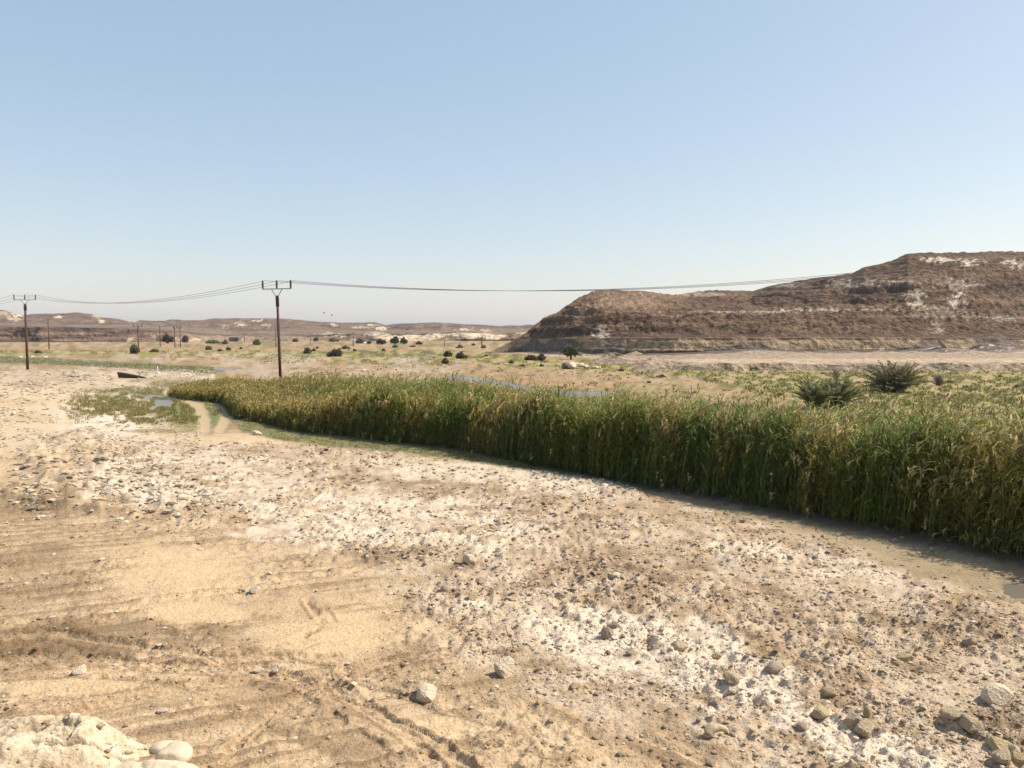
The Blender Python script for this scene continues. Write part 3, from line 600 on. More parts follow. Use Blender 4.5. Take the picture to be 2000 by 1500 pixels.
def stone(u, v_, wpx, hpx, mat, label, name='rock', group=None, k=0, cat='stone', meshes=ROCKS, rot=None, z0=None, dd=None):
    x, y = G(u, v_); z = gzp(x, y) if z0 is None else z0
    if z0 is None and abs(z) < 1:
        x, y = G(u, v_, z); z = gzp(x, y)
    D = math.hypot(y, H - z); a = wpx / F * D / 2; hh = hpx / F * D / 2
    me = meshes[k % len(meshes)]
    key = (me.name, mat)
    if key not in stone.cache:
        m2 = me.copy(); m2.materials.clear(); m2.materials.append(M[mat]); stone.cache[key] = m2
    o = bpy.data.objects.new(name, stone.cache[key]); col.objects.link(o)
    o.location = (x, y + a * .7, z + hh * .5); o.scale = (a, a * (dd or .85), hh); o.rotation_euler = (0, 0, random.uniform(0, 6.3) if rot is None else rot)
    tag(o, label, cat, group); return o
stone.cache = {}
RL = [
 (1676, 1420, 40, 34, 'stone_tan', 'rounded tan rock, left one of the trio of rocks on white crust'),
 (1694, 1446, 42, 36, 'stone_tan', 'angular tan rock, front one of the trio of rocks on white crust'),
 (1697, 1412, 16, 26, 'stone_ochre', 'narrow upright stone, smallest of the trio of rocks on white crust'),
 (1606, 1394, 36, 24, 'stone_ochre', 'ochre yellow knobbly rock at the edge of the white crust'),
 (1625, 1361, 30, 26, 'stone_ochre', 'squarish ochre stone just above the knobbly yellow rock'),
 (1616, 1340, 18, 18, 'stone_tan', 'small brown stone touching the squarish ochre stone'),
 (1431, 1340, 34, 28, 'stone_tan', 'rounded tan rock on white crust right of the horn-shaped rock'),
 (1328, 1276, 32, 24, 'stone_tan', 'tan rock with shadow on its left, on the bright central crust'),
 (1188, 1252, 24, 30, 'stone_grey', 'upright brownish rock on the bright central crust'),
 (1200, 1231, 18, 14, 'stone_grey', 'flat dark stone just behind the upright brownish rock'),
 (1516, 1309, 36, 20, 'stone_grey', 'flat brown rock beside dark gravel patch'),
 (1401, 1288, 22, 18, 'stone_ochre', 'small ochre stone beside the tan rock on the crust'),
 (1772, 1295, 32, 18, 'stone_ochre', 'flat ochre rock alone amid the right-hand gravel'),
 (1900, 1256, 28, 24, 'stone_tan', 'squared tan rock in the gravel below the mud flat'),
 (1960, 1372, 56, 40, 'stone_pale', 'largest pale rock near the right edge, broad and low'),
 (1903, 1427, 46, 34, 'stone_tan', 'bulky brown rock casting shadow below the broad pale rock'),
 (1866, 1416, 36, 24, 'stone_tan', 'knobbly beige rock left of the bulky brown rock'),
 (1958, 1466, 44, 34, 'stone_ochre', 'yellowish rock above the cluster in the bottom right corner'),
 (1965, 1496, 34, 36, 'stone_tan', 'cracked rock leading the cluster in the bottom right corner'),
 (1992, 1498, 30, 34, 'stone_ochre', 'ochre rock at the very bottom right corner'),
 (1985, 1462, 24, 24, 'stone_pale', 'pale rock behind the cluster in the bottom right corner'),
 (917, 1102, 26, 28, 'stone_pale', 'block-like pale stone standing alone in middle gravel'),
 (870, 1153, 22, 22, 'stone_tan', 'pointed tan stone left of two similar stones on the crust'),
 (938, 1143, 26, 16, 'stone_grey', 'low grey-brown stone behind the pointed tan stone'),
 (922, 1175, 24, 20, 'stone_ochre', 'ochre stone in front of the low grey-brown stone'),
 (985, 1326, 48, 42, 'stone_pale', 'large pale notched rock with shadow, near the middle of the foreground'),
 (831, 1362, 46, 28, 'stone_pale', 'whitish pyramid-shaped rock beside the long wheel rut'),
 (497, 1160, 26, 18, 'stone_pale', 'white rounded stone above the bare sand patches'),
 (470, 1159, 14, 10, 'stone_grey', 'small dark stone left of the white rounded stone'),
 (152, 1316, 28, 22, 'stone_pale', 'white stone with dark shadow on the brown tyre-marked soil'),
 (500, 1317, 18, 14, 'stone_pale', 'left one of two small white stones on tan soil'),
 (536, 1318, 16, 16, 'stone_pale', 'right one of two small white stones on tan soil'),
 (312, 1397, 20, 10, 'stone_pale', 'small flat white stone above the chalky outcrop'),
 (499, 850, 18, 12, 'stone_pale', 'pale stone at the edge of the grassy fringe'),
 (1202, 1125, 22, 14, 'stone_pale', 'lone pale stone in the middle gravel, right of centre'),
 (1124, 1345, 24, 14, 'stone_ochre', 'flat yellowish stone right of the large notched rock'),
 (975, 1276, 20, 12, 'stone_grey', 'small flat grey-brown stone above the large notched rock'),
 (1095, 1173, 22, 14, 'stone_grey', 'low brown stone cluster piece on the pale crust'),
 (1570, 1430, 24, 16, 'stone_grey', 'brown stone on white crust left of the rock trio'),
 (1400, 1378, 24, 16, 'stone_grey', 'dark low stone between horn-shaped rock and gravel edge'),
 (1390, 1500, 22, 16, 'stone_grey', 'brown stone at the bottom edge below the horn-shaped rock'),
 (1797, 1472, 24, 18, 'stone_grey', 'grey-brown rock on white ground right of the rock trio'),
 (24, 812, 10, 12, 'stone_pale', 'white stone casting a shadow on the far left sandy slope'),
 (140, 737, 22, 9, 'stone_grey', 'dark flat rock on pale ground right of the left power pole'),
 (141, 808, 16, 8, 'stone_grey', 'dark stone on the white salt crust beside the green hollow'),
]
for i, (u, v_, wp, hp, mt, lb) in enumerate(RL): stone(u, v_, wp, hp, mt, lb, k=i)
# horn-shaped rock: a curled ridge of limestone
mb = MB(); a_ = np.linspace(-.3, 3.6, 16); x0, y0 = G(1402, 1446); zz = gzp(x0, y0); sc_ = 17 / F * math.hypot(y0, H)
mb.tube(np.stack([x0 - sc_ * np.cos(a_), y0 + .1 * sc_ * a_, zz + .02 + .75 * sc_ * np.abs(np.sin(a_ * .8 + .3))], 1), sc_ * np.linspace(.62, .18, 16), 9)
o = mb.build('rock', M['stone_tan'], smooth_=True); tag(o, 'curled horn-shaped tan rock on the pale crust, bottom centre-right', 'stone')
# small individual stones
CH = ['stone_pale', 'stone_tan', 'stone_grey', 'stone_ochre', 'stone_pale', 'stone_grey']
def zl(u, v_, m):
    cw = {'stone_pale': 'pale', 'stone_tan': 'tan', 'stone_grey': 'brownish', 'stone_ochre': 'ochre'}[m]
    zc = 'near the right edge' if u > 1800 else ('around the rock trio at lower right' if u > 1550 else ('right of the curled horn-shaped rock' if u > 1300 else 'near the large notched rock'))
    zr = 'lowest in view' if v_ > 1380 else ('mid foreground' if v_ > 1230 else 'towards the mud')
    return m, 'small %s loose stone %s, %s' % (cw, zc, zr), 'stone', 'small %s stones %s, %s' % (cw, zc, zr)
cnt = 0
while cnt < 235:
    u = random.uniform(900, 2040); v_ = 1080 + 430 * random.random() ** .8
    if v_ < 1180 + (u - 1000) * .0 or u < 1200 + (1500 - v_) * .3 - 200 * random.random(): 
        if random.random() > .25: continue
    x, y = G(u, v_); 
    if v_ - rfv(u) < np.interp(u, [1200, 1600, 2000], [30, 70, 110]): continue
    wp = random.uniform(7.5, 13) * (1 if v_ > 1250 else .8)
    stone(u, v_, wp, wp * random.uniform(.55, .85), *zl(u, v_, random.choice(CH)), k=cnt, meshes=PEB); cnt += 1
# pale boulders in the distance
for i, (u, v_, wp, hp, mt, lb) in enumerate([
 (38, 699, 9, 5, 'stone_pale', 'pale stone left of the left power pole, beyond the green strip'), (48, 700, 5, 5, 'stone_pale', 'tiny white stone just left of the left power pole'),
 (63, 699, 11, 6, 'stone_pale', 'pale stone just right of the left power pole'), (74, 700, 9, 5, 'stone_pale', 'middle pale stone of the row right of the left pole'), (87, 700, 10, 7, 'stone_pale', 'pointed pale stone ending the row right of the left pole'),
 (709, 725, 12, 6, 'stone_pale', 'white flat stone on the plain behind the reeds'), (722, 728, 8, 5, 'stone_pale', 'small white stone right of the white flat stone behind the reeds'),
 (1334, 698, 26, 28, 'stone_tan', 'pyramid-like boulder at the cliff foot behind the sand ridges'), (1612, 731, 14, 9, 'stone_grey', 'dark stone on the plain below the cut bank')]):
    x, y = G(u, v_); z0 = .0
    stone(u, v_, wp, hp, mt, lb, 'boulder', k=i + 3, cat='boulder', z0=z0)
# leaning slab at the cliff foot
P = rock_shape(777, I3, 16, .03); P[:, 0] *= 1.1; P[:, 1] *= .8; P[:, 2] *= 2.1
ca, sa = math.cos(-.55), math.sin(-.55); P = np.stack([P[:, 0] * ca - P[:, 2] * sa * -1, P[:, 1], P[:, 0] * sa * 1 + P[:, 2] * ca], 1)
o = mk('boulder', P, F3, M['stone_tan'], loc=(151 * (1846 - 1000) / 1543, 151, 2.2)); tag(o, 'tall tan slab leaning against the foot of the cliff', 'boulder')
# rubble heap on the plain
o = empty('rubble_heap', (*G(1118, 720), 0)); tag(o, 'heap of pale rubble with one dark rounded boulder on the green plain', 'rubble')
r0 = random.Random(3)
for i in range(26):
    if i == 0: dx, dy, s_ = -.9, -.2, .95; mt = 'stone_dark'
    else: dx = r0.uniform(-.4, 3.8); dy = r0.uniform(-.9, .9); s_ = r0.uniform(.25, .6) * (1.3 - dx * .2); mt = 'stone_pale'
    key = (ROCKS[i % 12].name, mt)
    if key not in stone.cache: m2 = ROCKS[i % 12].copy(); m2.materials.clear(); m2.materials.append(M[mt]); stone.cache[key] = m2
    q = bpy.data.objects.new('stone', stone.cache[key]); col.objects.link(q); q.parent = o
    q.location = (dx, dy, s_ * .35 + max(0, .45 - abs(dx - .8) * .25) * (i > 0)); q.scale = (s_, s_ * .9, s_ * .62); q.rotation_euler = (0, 0, r0.uniform(0, 6))

# (gravel follows)
def gravel(n, smin, smax, base, bf, seed, name, label, vmin=842, vexp=1.0, pw=3.0):
    r = np.random.default_rng(seed); U = r.uniform(-60, 2060, n * 2); V = vmin + (1560 - vmin) * r.random(n * 2) ** vexp
    x, y = G(U, V); R = regions(U, V, x, y)
    keep = (r.random(n * 2) < np.clip(.06 + R['rough'] * (.3 + 1.2 * smooth(.38, .6, fbm(x / 1.9, y / .9, 151, 3))), 0, 1) * (1 - .72 * R['tan'] * (bf is F1)) * (1 - .93 * R['sand']) * (1 - .75 * R['mud'])) & (R['fringe'] < .3) & ~R['inbed'] & (R['pool'] < .3)
    keep &= (V > 905) | (U > 150) | (r.random(n * 2) < .3)
    x, y, U, V = x[keep][:n], y[keep][:n], U[keep][:n], V[keep][:n]; m = len(x)
    px = smin + (smax - smin) * r.random(m) ** pw; s_ = px / F * np.hypot(y, H) * .5
    nv = len(base); rad = r.uniform(.6, 1.25, (m, nv)); q = base[None] * rad[..., None]
    q = q * np.stack([r.uniform(.8, 1.3, m), r.uniform(.8, 1.3, m), r.uniform(.45, .8, m)], 1)[:, None]
    an = r.uniform(0, 6.28, m); c_, s2 = np.cos(an)[:, None], np.sin(an)[:, None]
    q = np.stack([q[..., 0] * c_ - q[..., 1] * s2, q[..., 0] * s2 + q[..., 1] * c_, q[..., 2]], -1) * s_[:, None, None]
    z = gz(x, y) + s_ * .08
    P = q + np.stack([x, y, z], 1)[:, None]
    Fa = (bf[None] + (np.arange(m) * nv)[:, None, None]).reshape(-1, 3)
    cc = ground_col(x, y, z) * r.uniform(.72, 1.15, (m, 1)); t = r.random(m)
    cc = np.where((t < .22)[:, None], C(.55, .46, .35) * r.uniform(.8, 1.15, (m, 1)), cc); cc = np.where((t > .86)[:, None], C(.33, .245, .165) * r.uniform(.7, 1.2, (m, 1)), cc)
    o = mk(name, P.reshape(-1, 3), Fa, M['gravel'], np.repeat(cc, nv, 0)); tag(o, label, 'gravel', kind='stuff')
gravel(24000, 2.6, 11.5, I1, F1, 11, 'gravel', 'loose gravel and clods strewn over the pale foreground', pw=2.4)
gravel(38000, 2.0, 5.5, OCT, OF, 12, 'gravel', 'fine grit scattered between the larger stones', vexp=.8)

def far_clods(n, seed, zone=None, mx=6, lab='pale clods and rubble on the sandy ground at far left'):
    r = np.random.default_rng(seed); U = r.uniform(-40, 470, n * 2); V = r.uniform(722, 900, n * 2); x, y = G(U, V); R_ = regions(U, V, x, y)
    if zone: U = r.uniform(*zone[0], n * 2); V = r.uniform(*zone[1], n * 2); x, y = G(U, V); R_ = regions(U, V, x, y)
    k = (blob(U, V, 285, 790, 165, 40, .35, 63, .3) < .3) & (R_['track'] < .2) & ~R_['inbed'] & (R_['fringe'] < .2) & (fbm(U / 22, V / 7, 150) > .47) & ((U + (V - 722) * .2 < 420) if not zone else (blob(U, V, *zone[2]) > .2 + .5 * r.random(len(U))))
    x, y, V = x[k][:n], y[k][:n], V[k][:n]; m = len(x); s_ = (2 + mx * r.random(m) ** 3) / F * np.hypot(y, H) * .5
    q = I1[None] * r.uniform(.6, 1.25, (m, len(I1)))[..., None] * np.stack([r.uniform(.9, 1.7, m), r.uniform(.8, 1.3, m), r.uniform(.35, .7, m)], 1)[:, None] * s_[:, None, None]
    P = q + np.stack([x, y, gz(x, y) + s_ * .1], 1)[:, None]; cc = np.where((r.random(m) < .55)[:, None], C(.58, .49, .37), C(.33, .26, .18)) * r.uniform(.75, 1.15, (m, 1))
    Fa = (F1[None] + (np.arange(m) * len(I1))[:, None, None]).reshape(-1, 3)
    o = mk('gravel', P.reshape(-1, 3), Fa, M['gravel'], np.repeat(cc, len(I1), 0)); tag(o, lab, 'gravel', kind='stuff')
far_clods(5000, 51)
far_clods(2600, 52, ((20, 440), (870, 1040), (215, 955, 200, 55, .6, 47, .5)), 15, 'rubbly crumbled bank of yellowish clods at left')

# ------------------------------------------------------------------ chalky outcrop at the bottom left corner
def outcrop(u, v_, a, b, hgt, seed, label, rot=0, name='outcrop', mat='outcrop', base=(I4, F4), rg=.10, sink=.1):
    x, y = G(u, v_); P = rock_shape(seed, base[0], 6, rg)
    q = base[0] * np.array([a, b, hgt])
    n_ = .30 * (fbm(q[:, 0] * 2.6, q[:, 1] * 2.6 + q[:, 2] * 3, seed + 1, 4) - .5) + .14 * (1 - np.abs(2 * fbm(q[:, 0] * 8, q[:, 1] * 8 + q[:, 2] * 7, seed + 2, 4) - 1) - .6)
    n_ = n_ - .16 * smooth(.66, .76, fbm(q[:, 0] * 6 + 9, q[:, 1] * 6, seed + 3, 2))
    P = P + base[0] * (n_ * (1 if base[0] is I4 else .6))[:, None]
    P = P * np.array([a, b, hgt]); o = mk(name, P, base[1], M[mat], smooth_=base[0] is not I4, loc=(x, y, gzp(x, y) - sink)); o.rotation_euler[2] = rot
    return tag(o, label, 'rock')
cx, cy = G(75, 1490); gxx, gyy = np.meshgrid(np.linspace(-2.3, 1.75, 230), np.linspace(-1.5, 1.05, 145)); wx = cx + gxx; wy = cy + gyy
rr_ = np.sqrt((gxx / np.where(gxx < 0, 2.3, 1.42)) ** 2 + (gyy / np.where(gyy < 0, 1.5, .80)) ** 2) + .30 * (fbm(wx * 1.3, wy * 1.3, 811, 4) - .5) + .10 * (fbm(wx * 5, wy * 5, 812, 3) - .5)
hh_ = .46 * (1 - smooth(.25, 1.05, rr_)) + .16 * (fbm(wx * 1.8, wy * 1.8, 813, 4) - .5) + .05 * (1 - np.abs(2 * fbm(wx * 7, wy * 7, 814, 3) - 1) - .6) + .05 * (fbm(wx * 16, wy * 16, 815, 3) - .5)
pit = smooth(.68, .74, fbm(wx * 4.5, wy * 4.5, 816, 2)); hh_ = hh_ - .07 * pit
crk = 1 - smooth(.0, .05, np.abs(gyy + .42 - .32 * gxx + .25 * (fbm(wx * 2, wy * 2, 817, 3) - .5))); crk = crk * (gxx > .1); hh_ = hh_ - .10 * crk
hh_ = hh_ - .7 * smooth(.95, 1.12, rr_) - .02
oc = np.broadcast_to(C(.66, .55, .39), wx.shape + (3,)).copy(); oc = mixc(oc, smooth(.45, .7, fbm(wx * 2.2, wy * 2.2, 818, 4)) * .5, C(.60, .48, .32)); oc = mixc(oc, smooth(.5, .68, fbm(wx * 2, wy * 3.5, 819, 4) + .22 * smooth(.3, -1.6, gxx) + .12 * smooth(0, .7, gyy)) * .75, C(.45, .35, .24)); oc = mixc(oc, smooth(.58, .72, fbm(wx * 9, wy * 9, 820, 3)) * .6, C(.42, .32, .20)); oc = mixc(oc, np.maximum(crk, pit) * .6, C(.36, .29, .17))
o = mk('outcrop', np.stack([wx, wy, hh_], -1).reshape(-1, 3), grid_faces(*wx.shape), M['ground'], oc.reshape(-1, 3), smooth_=True); tag(o, 'broad chalky white outcrop filling the bottom left corner', 'rock')
r = np.random.default_rng(61); m = 900; px_ = r.uniform(-2.1, 1.6, m); py_ = r.uniform(-1.3, .95, m); ci = np.clip(((px_ + 2.3) / 4.05 * 229).astype(int), 0, 229); ri = np.clip(((py_ + 1.5) / 2.55 * 144).astype(int), 0, 144)
kk = (hh_[ri, ci] > .05) & (r.random(m) < .35 + 1.2 * crk[ri, ci] + .6 * smooth(.6, 1, rr_[ri, ci])); px_, py_, ri, ci = px_[kk], py_[kk], ri[kk], ci[kk]; m = len(px_); s_ = .008 + .045 * r.random(m) ** 4
q = I1[None] * r.uniform(.6, 1.25, (m, len(I1)))[..., None] * s_[:, None, None] * np.array([1.2, 1, .7]) + np.stack([cx + px_, cy + py_, hh_[ri, ci] + s_ * .2], 1)[:, None]
o = mk('rock_chips', q.reshape(-1, 3), (F1[None] + (np.arange(m) * len(I1))[:, None, None]).reshape(-1, 3), M['gravel'], np.repeat(oc[ri, ci] * r.uniform(.6, 1.1, (m, 1)), len(I1), 0)); tag(o, 'small chips and crumbs lying on the chalky outcrop', 'gravel', kind='stuff')
outcrop(338, 1494, .20, .16, .12, 803, 'smooth rounded white boulder beside the chalky outcrop', base=(I3, F3), rg=.03, sink=-.08)
outcrop(325, 1466, .17, .10, .07, 804, 'small white stone behind the smooth rounded boulder', base=(I3, F3), rg=.03, sink=-.02)
outcrop(290, 1530, .62, .30, .22, 805, 'white rock slab in front of the chalky outcrop, cut by the bottom edge', rg=.05)
outcrop(380, 1535, .32, .22, .16, 806, 'white rock right of the smooth boulder, at the bottom edge', rg=.04)

# ------------------------------------------------------------------ the reed bed
def ribbons(P, side, wd):
    """P (n,k,3) centre lines, side (n,3), wd (n,k) half widths, last one is the tip -> tris"""
    n, k, _ = P.shape; L = P - side[:, None] * wd[..., None]; Rr = P + side[:, None] * wd[..., None]
    V = np.concatenate([np.stack([L[:, :-1], Rr[:, :-1]], 2).reshape(n, -1, 3), P[:, -1:]], 1); nv = 2 * (k - 1) + 1
    f = []
    for i in range(k - 2): f += [(2 * i, 2 * i + 1, 2 * i + 3), (2 * i, 2 * i + 3, 2 * i + 2)]
    f.append((2 * (k - 2), 2 * (k - 2) + 1, nv - 1))
    Fa = (np.array(f)[None] + (np.arange(n) * nv)[:, None, None]).reshape(-1, 3)
    return V.reshape(-1, 3), Fa, nv

RV, RFc, RC = [], [], []; roff = 0
def push(V, Fa, c, nv):
    global roff
    RV.append(V); RFc.append(Fa + roff); RC.append(np.repeat(c, nv, 0)); roff += len(V)

r = np.random.default_rng(21)
def sample_bed(n, lo, hi):
    """n ground points between the near edge (0) and far edge (1) of the bed, uniform over the area"""
    us = np.linspace(334, 2300, 400); xf, yf = G(us, rfv(us)); xb, yb = G(us, rbv(us))
    ln = np.hypot(np.gradient(xf), np.gradient(yf)) * np.interp(us, [334, 400, 470, 560], [.12, .35, .8, 1])
    wdth = np.abs(yb - yf) if hi > .2 else np.ones_like(us)
    cdf = np.cumsum(ln * wdth); cdf /= cdf[-1]; u = np.interp(r.random(n), cdf, us)
    t = lo + (hi - lo) * r.random(n)
    xf, yf = G(u, rfv(u)); xb, yb = G(u, rbv(u))
    if hi <= .2:                                   # edge band: absolute depth in metres
        t = r.random(n) ** 1.3 * 1.2 / np.maximum(1.3, np.hypot(xb - xf, yb - yf)) if lo >= 0 else -r.random(n) ** 1.6 * .55 / np.maximum(1.3, np.hypot(xb - xf, yb - yf))
    x = xf + (xb - xf) * t; y = yf + (yb - yf) * t
    x += r.normal(0, .14, n) ; y += r.normal(0, .14, n); y -= .8 * (fbm(u / 26, 0 * u + .5, 77, 3) - .5) * (t < .5)
    return x, y, u, t

def reeds(n, lo, hi, leaves, lo_frac, seed):
    x, y, u, t = sample_bed(n, lo, hi)
    hs = np.interp(u, [334, 400, 470, 520, 620, 800, 1150, 1500, 2000, 2300], [.5, .9, 1.05, 1.2, 1.85, 2.05, 2.15, 2.3, 2.7, 2.85])
    clump = fbm(x / 1.1, y / 1.1, 71, 3); hs = hs * (.60 + .52 * clump + .22 * vn(x / .45, y / .45, 75)) * r.normal(1, .10, n); hs = np.where(r.random(n) < .03, hs * 1.16, hs)
    hs = np.where(t < .03, hs * r.uniform(.45, 1, n), hs)
    hs *= 1 - .22 * (1 - smooth(.3, .7, t)) * smooth(460, 520, u) * (1 - smooth(600, 680, u)); hs *= 1 - .22 * np.clip(t, 0, 1) * smooth(1350, 1650, u)
    if lo < 0: hs *= r.uniform(.12, .5, n)
    hs *= 1 - .25 * smooth(.85, 1.0, t)
    gold = smooth(.46, .66, .6 * fbm(x / 2.6, y / 2.6, 72, 3) + .4 * fbm(x / .8, y / .8, 73, 2) + np.interp(u, [334, 520, 700, 1600, 2000], [.30, .22, .02, -.05, -.03]) + .18 * smooth(.55, 1, t) * smooth(1500, 1750, u) - .05 * smooth(.0, .3, t) * (u < 1500))
    blueg = smooth(.5, .7, fbm(x / 1.7, y / 1.7, 74, 3))
    leafc = C(.185, .25, .018)[None] * (1 - gold[:, None]) + C(.44, .37, .06)[None] * gold[:, None]
    leafc = leafc * (1 - .45 * blueg[:, None]) + C(.12, .22, .05)[None] * .45 * blueg[:, None]
    z0 = np.full(n, -.08)
    wind = np.stack([np.full(n, .13), np.full(n, .02), np.zeros(n)], 1) + r.normal(0, .08, (n, 3)) * [1, 1, 0]
    base = np.stack([x, y, z0], 1)
    # stems
    tt = np.array([0, .45, .8, 1.0]); C_ = base[:, None] + np.stack([wind[:, 0:1] * hs[:, None] * tt ** 2, wind[:, 1:2] * hs[:, None] * tt ** 2, hs[:, None] * tt], -1)
    an = r.uniform(0, 6.28, n); side = np.stack([np.cos(an), np.sin(an), 0 * an], 1)
    V, Fa, nv = ribbons(C_, side, np.broadcast_to(np.array([.010, .009, .006, .004]), (n, 4)))
    stc = C(.15, .16, .055)[None] * r.uniform(.6, 1.1, (n, 1)); push(V, Fa, stc, nv)
    # leaves
    for k in range(leaves):
        hf = lo_frac + (1 - lo_frac) * (k + r.random(n)) / leaves; hf = np.minimum(hf, .985)
        a = base + np.stack([wind[:, 0] * hs * hf ** 2, wind[:, 1] * hs * hf ** 2, hs * hf], 1)
        az = r.uniform(0, 6.28, n); L = r.uniform(.32, .62, n) * np.clip(hs / 2.3, .5, 1.1); up = r.uniform(.55, 1.5, n)
        d = np.stack([np.cos(az) + .35, np.sin(az), 0 * az], 1)
        tl = np.array([0, .4, .75, 1.0]) if lo <= 0 else np.array([0, .55, 1.0])
        out = L[:, None] * (.62 * tl + .15 * tl ** 2); zz_ = L[:, None] * (up[:, None] * .75 * tl - (.25 + .55 * r.random(n))[:, None] * tl ** 2.3)
        Pn = a[:, None] + d[:, None] * out[..., None]; Pn[..., 2] = a[:, 2:3] + zz_
        sd_ = np.stack([-d[:, 1], d[:, 0], 0 * az], 1); sd_ = sd_ / (np.linalg.norm(sd_, axis=1)[:, None] + 1e-6); sd_[:, 2] = r.uniform(-.6, .6, n)
        wv = r.uniform(.008, .0145, n)[:, None] * (np.array([.8, 1.15, .7, 0]) if lo <= 0 else np.array([.9, 1.1, 0]))
        V, Fa, nv = ribbons(Pn, sd_, wv); dry = (r.random(n) < .07)[:, None]
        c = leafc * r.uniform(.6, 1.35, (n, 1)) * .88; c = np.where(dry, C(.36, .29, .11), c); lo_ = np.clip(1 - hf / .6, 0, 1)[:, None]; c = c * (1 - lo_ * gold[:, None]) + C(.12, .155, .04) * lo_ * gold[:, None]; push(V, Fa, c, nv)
    # plumes
    sel = r.random(n) < (.05 + .30 * gold + .25 * (1 - smooth(560, 700, u)) + .20 * smooth(.55, .7, fbm(x / .9, y / .9, 76, 2))); m = int(sel.sum()); tp = C_[sel, -1]; hsel = np.clip(hs[sel] / 2.3, .5, 1.1)
    for k in range(5):
        az = r.uniform(0, 6.28, m); L = r.uniform(.18, .40, m) * hsel; tl = np.array([0, .35, .75, 1.])
        d = np.stack([np.cos(az) * .45 + .35, np.sin(az) * .45, 0 * az], 1)
        st = tp - np.array([0, 0, 1.])[None] * (.05 * k)
        Pn = st[:, None] + d[:, None] * (L[:, None] * tl ** 1.3)[..., None]; Pn[..., 2] = st[:, 2:3] + L[:, None] * (1.0 * tl - .45 * tl ** 2)
        an = r.uniform(0, 6.28, m); sd_ = np.stack([np.cos(an), np.sin(an), 0 * an], 1)
        V, Fa, nv = ribbons(Pn, sd_, np.array([.008, .030, .022, 0])[None] * r.uniform(.7, 1.2, (m, 1)))
        push(V, Fa, C(.62, .48, .22)[None] * r.uniform(.7, 1.25, (m, 1)), nv)
reeds(11500, 0, .1, 11, .12, 1)
reeds(13500, .05, 1.0, 8, .5, 2)
reeds(500, -1, .1, 7, .3, 3)
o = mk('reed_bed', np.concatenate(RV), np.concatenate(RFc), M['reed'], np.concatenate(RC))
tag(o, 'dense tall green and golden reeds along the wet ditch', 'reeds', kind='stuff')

# short grass: fringe in front of the reeds, green hollow, cover on the plain
def tufts(name, label, n, us, vs_, accept, h, wdt, cols, seed, blades=5):
    r = np.random.default_rng(seed); U = r.uniform(*us, n * 3); V = r.uniform(*vs_, n * 3); x, y = G(U, V); k = accept(U, V, x, y, r); x, y, V = x[k][:n], y[k][:n], V[k][:n]; m = len(x)
    VV, FF, CC = [], [], []; off = 0; z = gz(x, y)
    ci = r.integers(0, len(cols), m); cb = np.array(cols)[ci]
    for b in range(blades):
        az = r.uniform(0, 6.28, m); L = h * r.uniform(.5, 1.2, m); tl = np.array([0, .55, 1.]); d = np.stack([np.cos(az), np.sin(az), 0 * az], 1) * r.uniform(.2, .9, (m, 1))
        st = np.stack([x + r.normal(0, h * .35, m), y + r.normal(0, h * .35, m), z - .02], 1)
        Pn = st[:, None] + d[:, None] * (L[:, None] * tl ** 1.5)[..., None]; Pn[..., 2] = st[:, 2:3] + L[:, None] * tl
        sd_ = np.stack([-np.sin(az), np.cos(az), 0 * az], 1); q, f, nv = ribbons(Pn, sd_, wdt * np.array([1, .8, 0])[None] * np.ones((m, 1)))
        VV.append(q); FF.append(f + off); off += len(q); CC.append(np.repeat(cb * r.uniform(.7, 1.3, (m, 1)), nv, 0))
    o = mk(name, np.concatenate(VV), np.concatenate(FF), M['leaf'], np.concatenate(CC)); tag(o, label, 'grass', kind='stuff')
tufts('grass', 'short grey green grass along the foot of the reeds', 6500, (430, 1260), (800, 950), lambda U, V, x, y, r: (regions(U, V, x, y)['fringe'] > .45 * r.random(len(U)) + .2) & (r.random(len(U)) < 1.0), .09, .006, [(.13, .15, .05), (.2, .19, .08), (.24, .2, .1)], 31)
tufts('grass', 'yellow green sedge around the small pool and track', 6500, (90, 460), (742, 836), lambda U, V, x, y, r: (blob(U, V, 290, 790, 165, 40, .35, 63, .3) > .5) & (fbm(U / 12, V / 5, 133) > .42) & (r.random(len(U)) < .15 + blob(U, V, 285, 790, 150, 36, .35, 63, .5) ** 2) & (regions(U, V, x, y)['track'] < .2) & (regions(U, V, x, y)['pool'] < .2), .17, .012, [(.24, .23, .07), (.32, .27, .09), (.38, .29, .11), (.17, .19, .06)], 32)
def plain_ok(U, V, x, y, r):
    top = np.interp(U, [0, 500, 900, 1000, 1100, 1330, 1360, 2100], [684, 684, 683, 692, 703, 712, 725, 725]); bot = np.interp(U, [0, 300, 500, 700, 900, 1100, 1200, 1350, 1400, 1600, 2100], [693, 695, 703, 708, 712, 722, 728, 736, 748, 795, 800])
    R = regions(U, V, x, y); return (V > top) & (V < bot + (fbm(U / 55, V / 16, 101, 4) - .5) * 30) & (fbm(U / 14, V / 4.5, 102, 3) > .44) & (R['stream'] < .1) & (R['pool'] < .1) & (r.random(len(U)) < .8)
tufts('ground_cover', 'low yellow green plants covering the plain before the hills', 9000, (-20, 2060), (683, 800), plain_ok, .26, .05, [(.29, .265, .075), (.25, .235, .08), (.34, .29, .11), (.18, .185, .07)], 33, 4)
tufts('grass', 'scattered low tufts on the sandy flat behind the reeds', 1500, (560, 2060), (700, 830), lambda U, V, x, y, r: (fbm(U / 20, V / 6, 134) > .56) & (regions(U, V, x, y)['stream'] < .1), .20, .05, [(.16, .15, .06), (.22, .2, .08), (.2, .15, .09)], 34, 4)
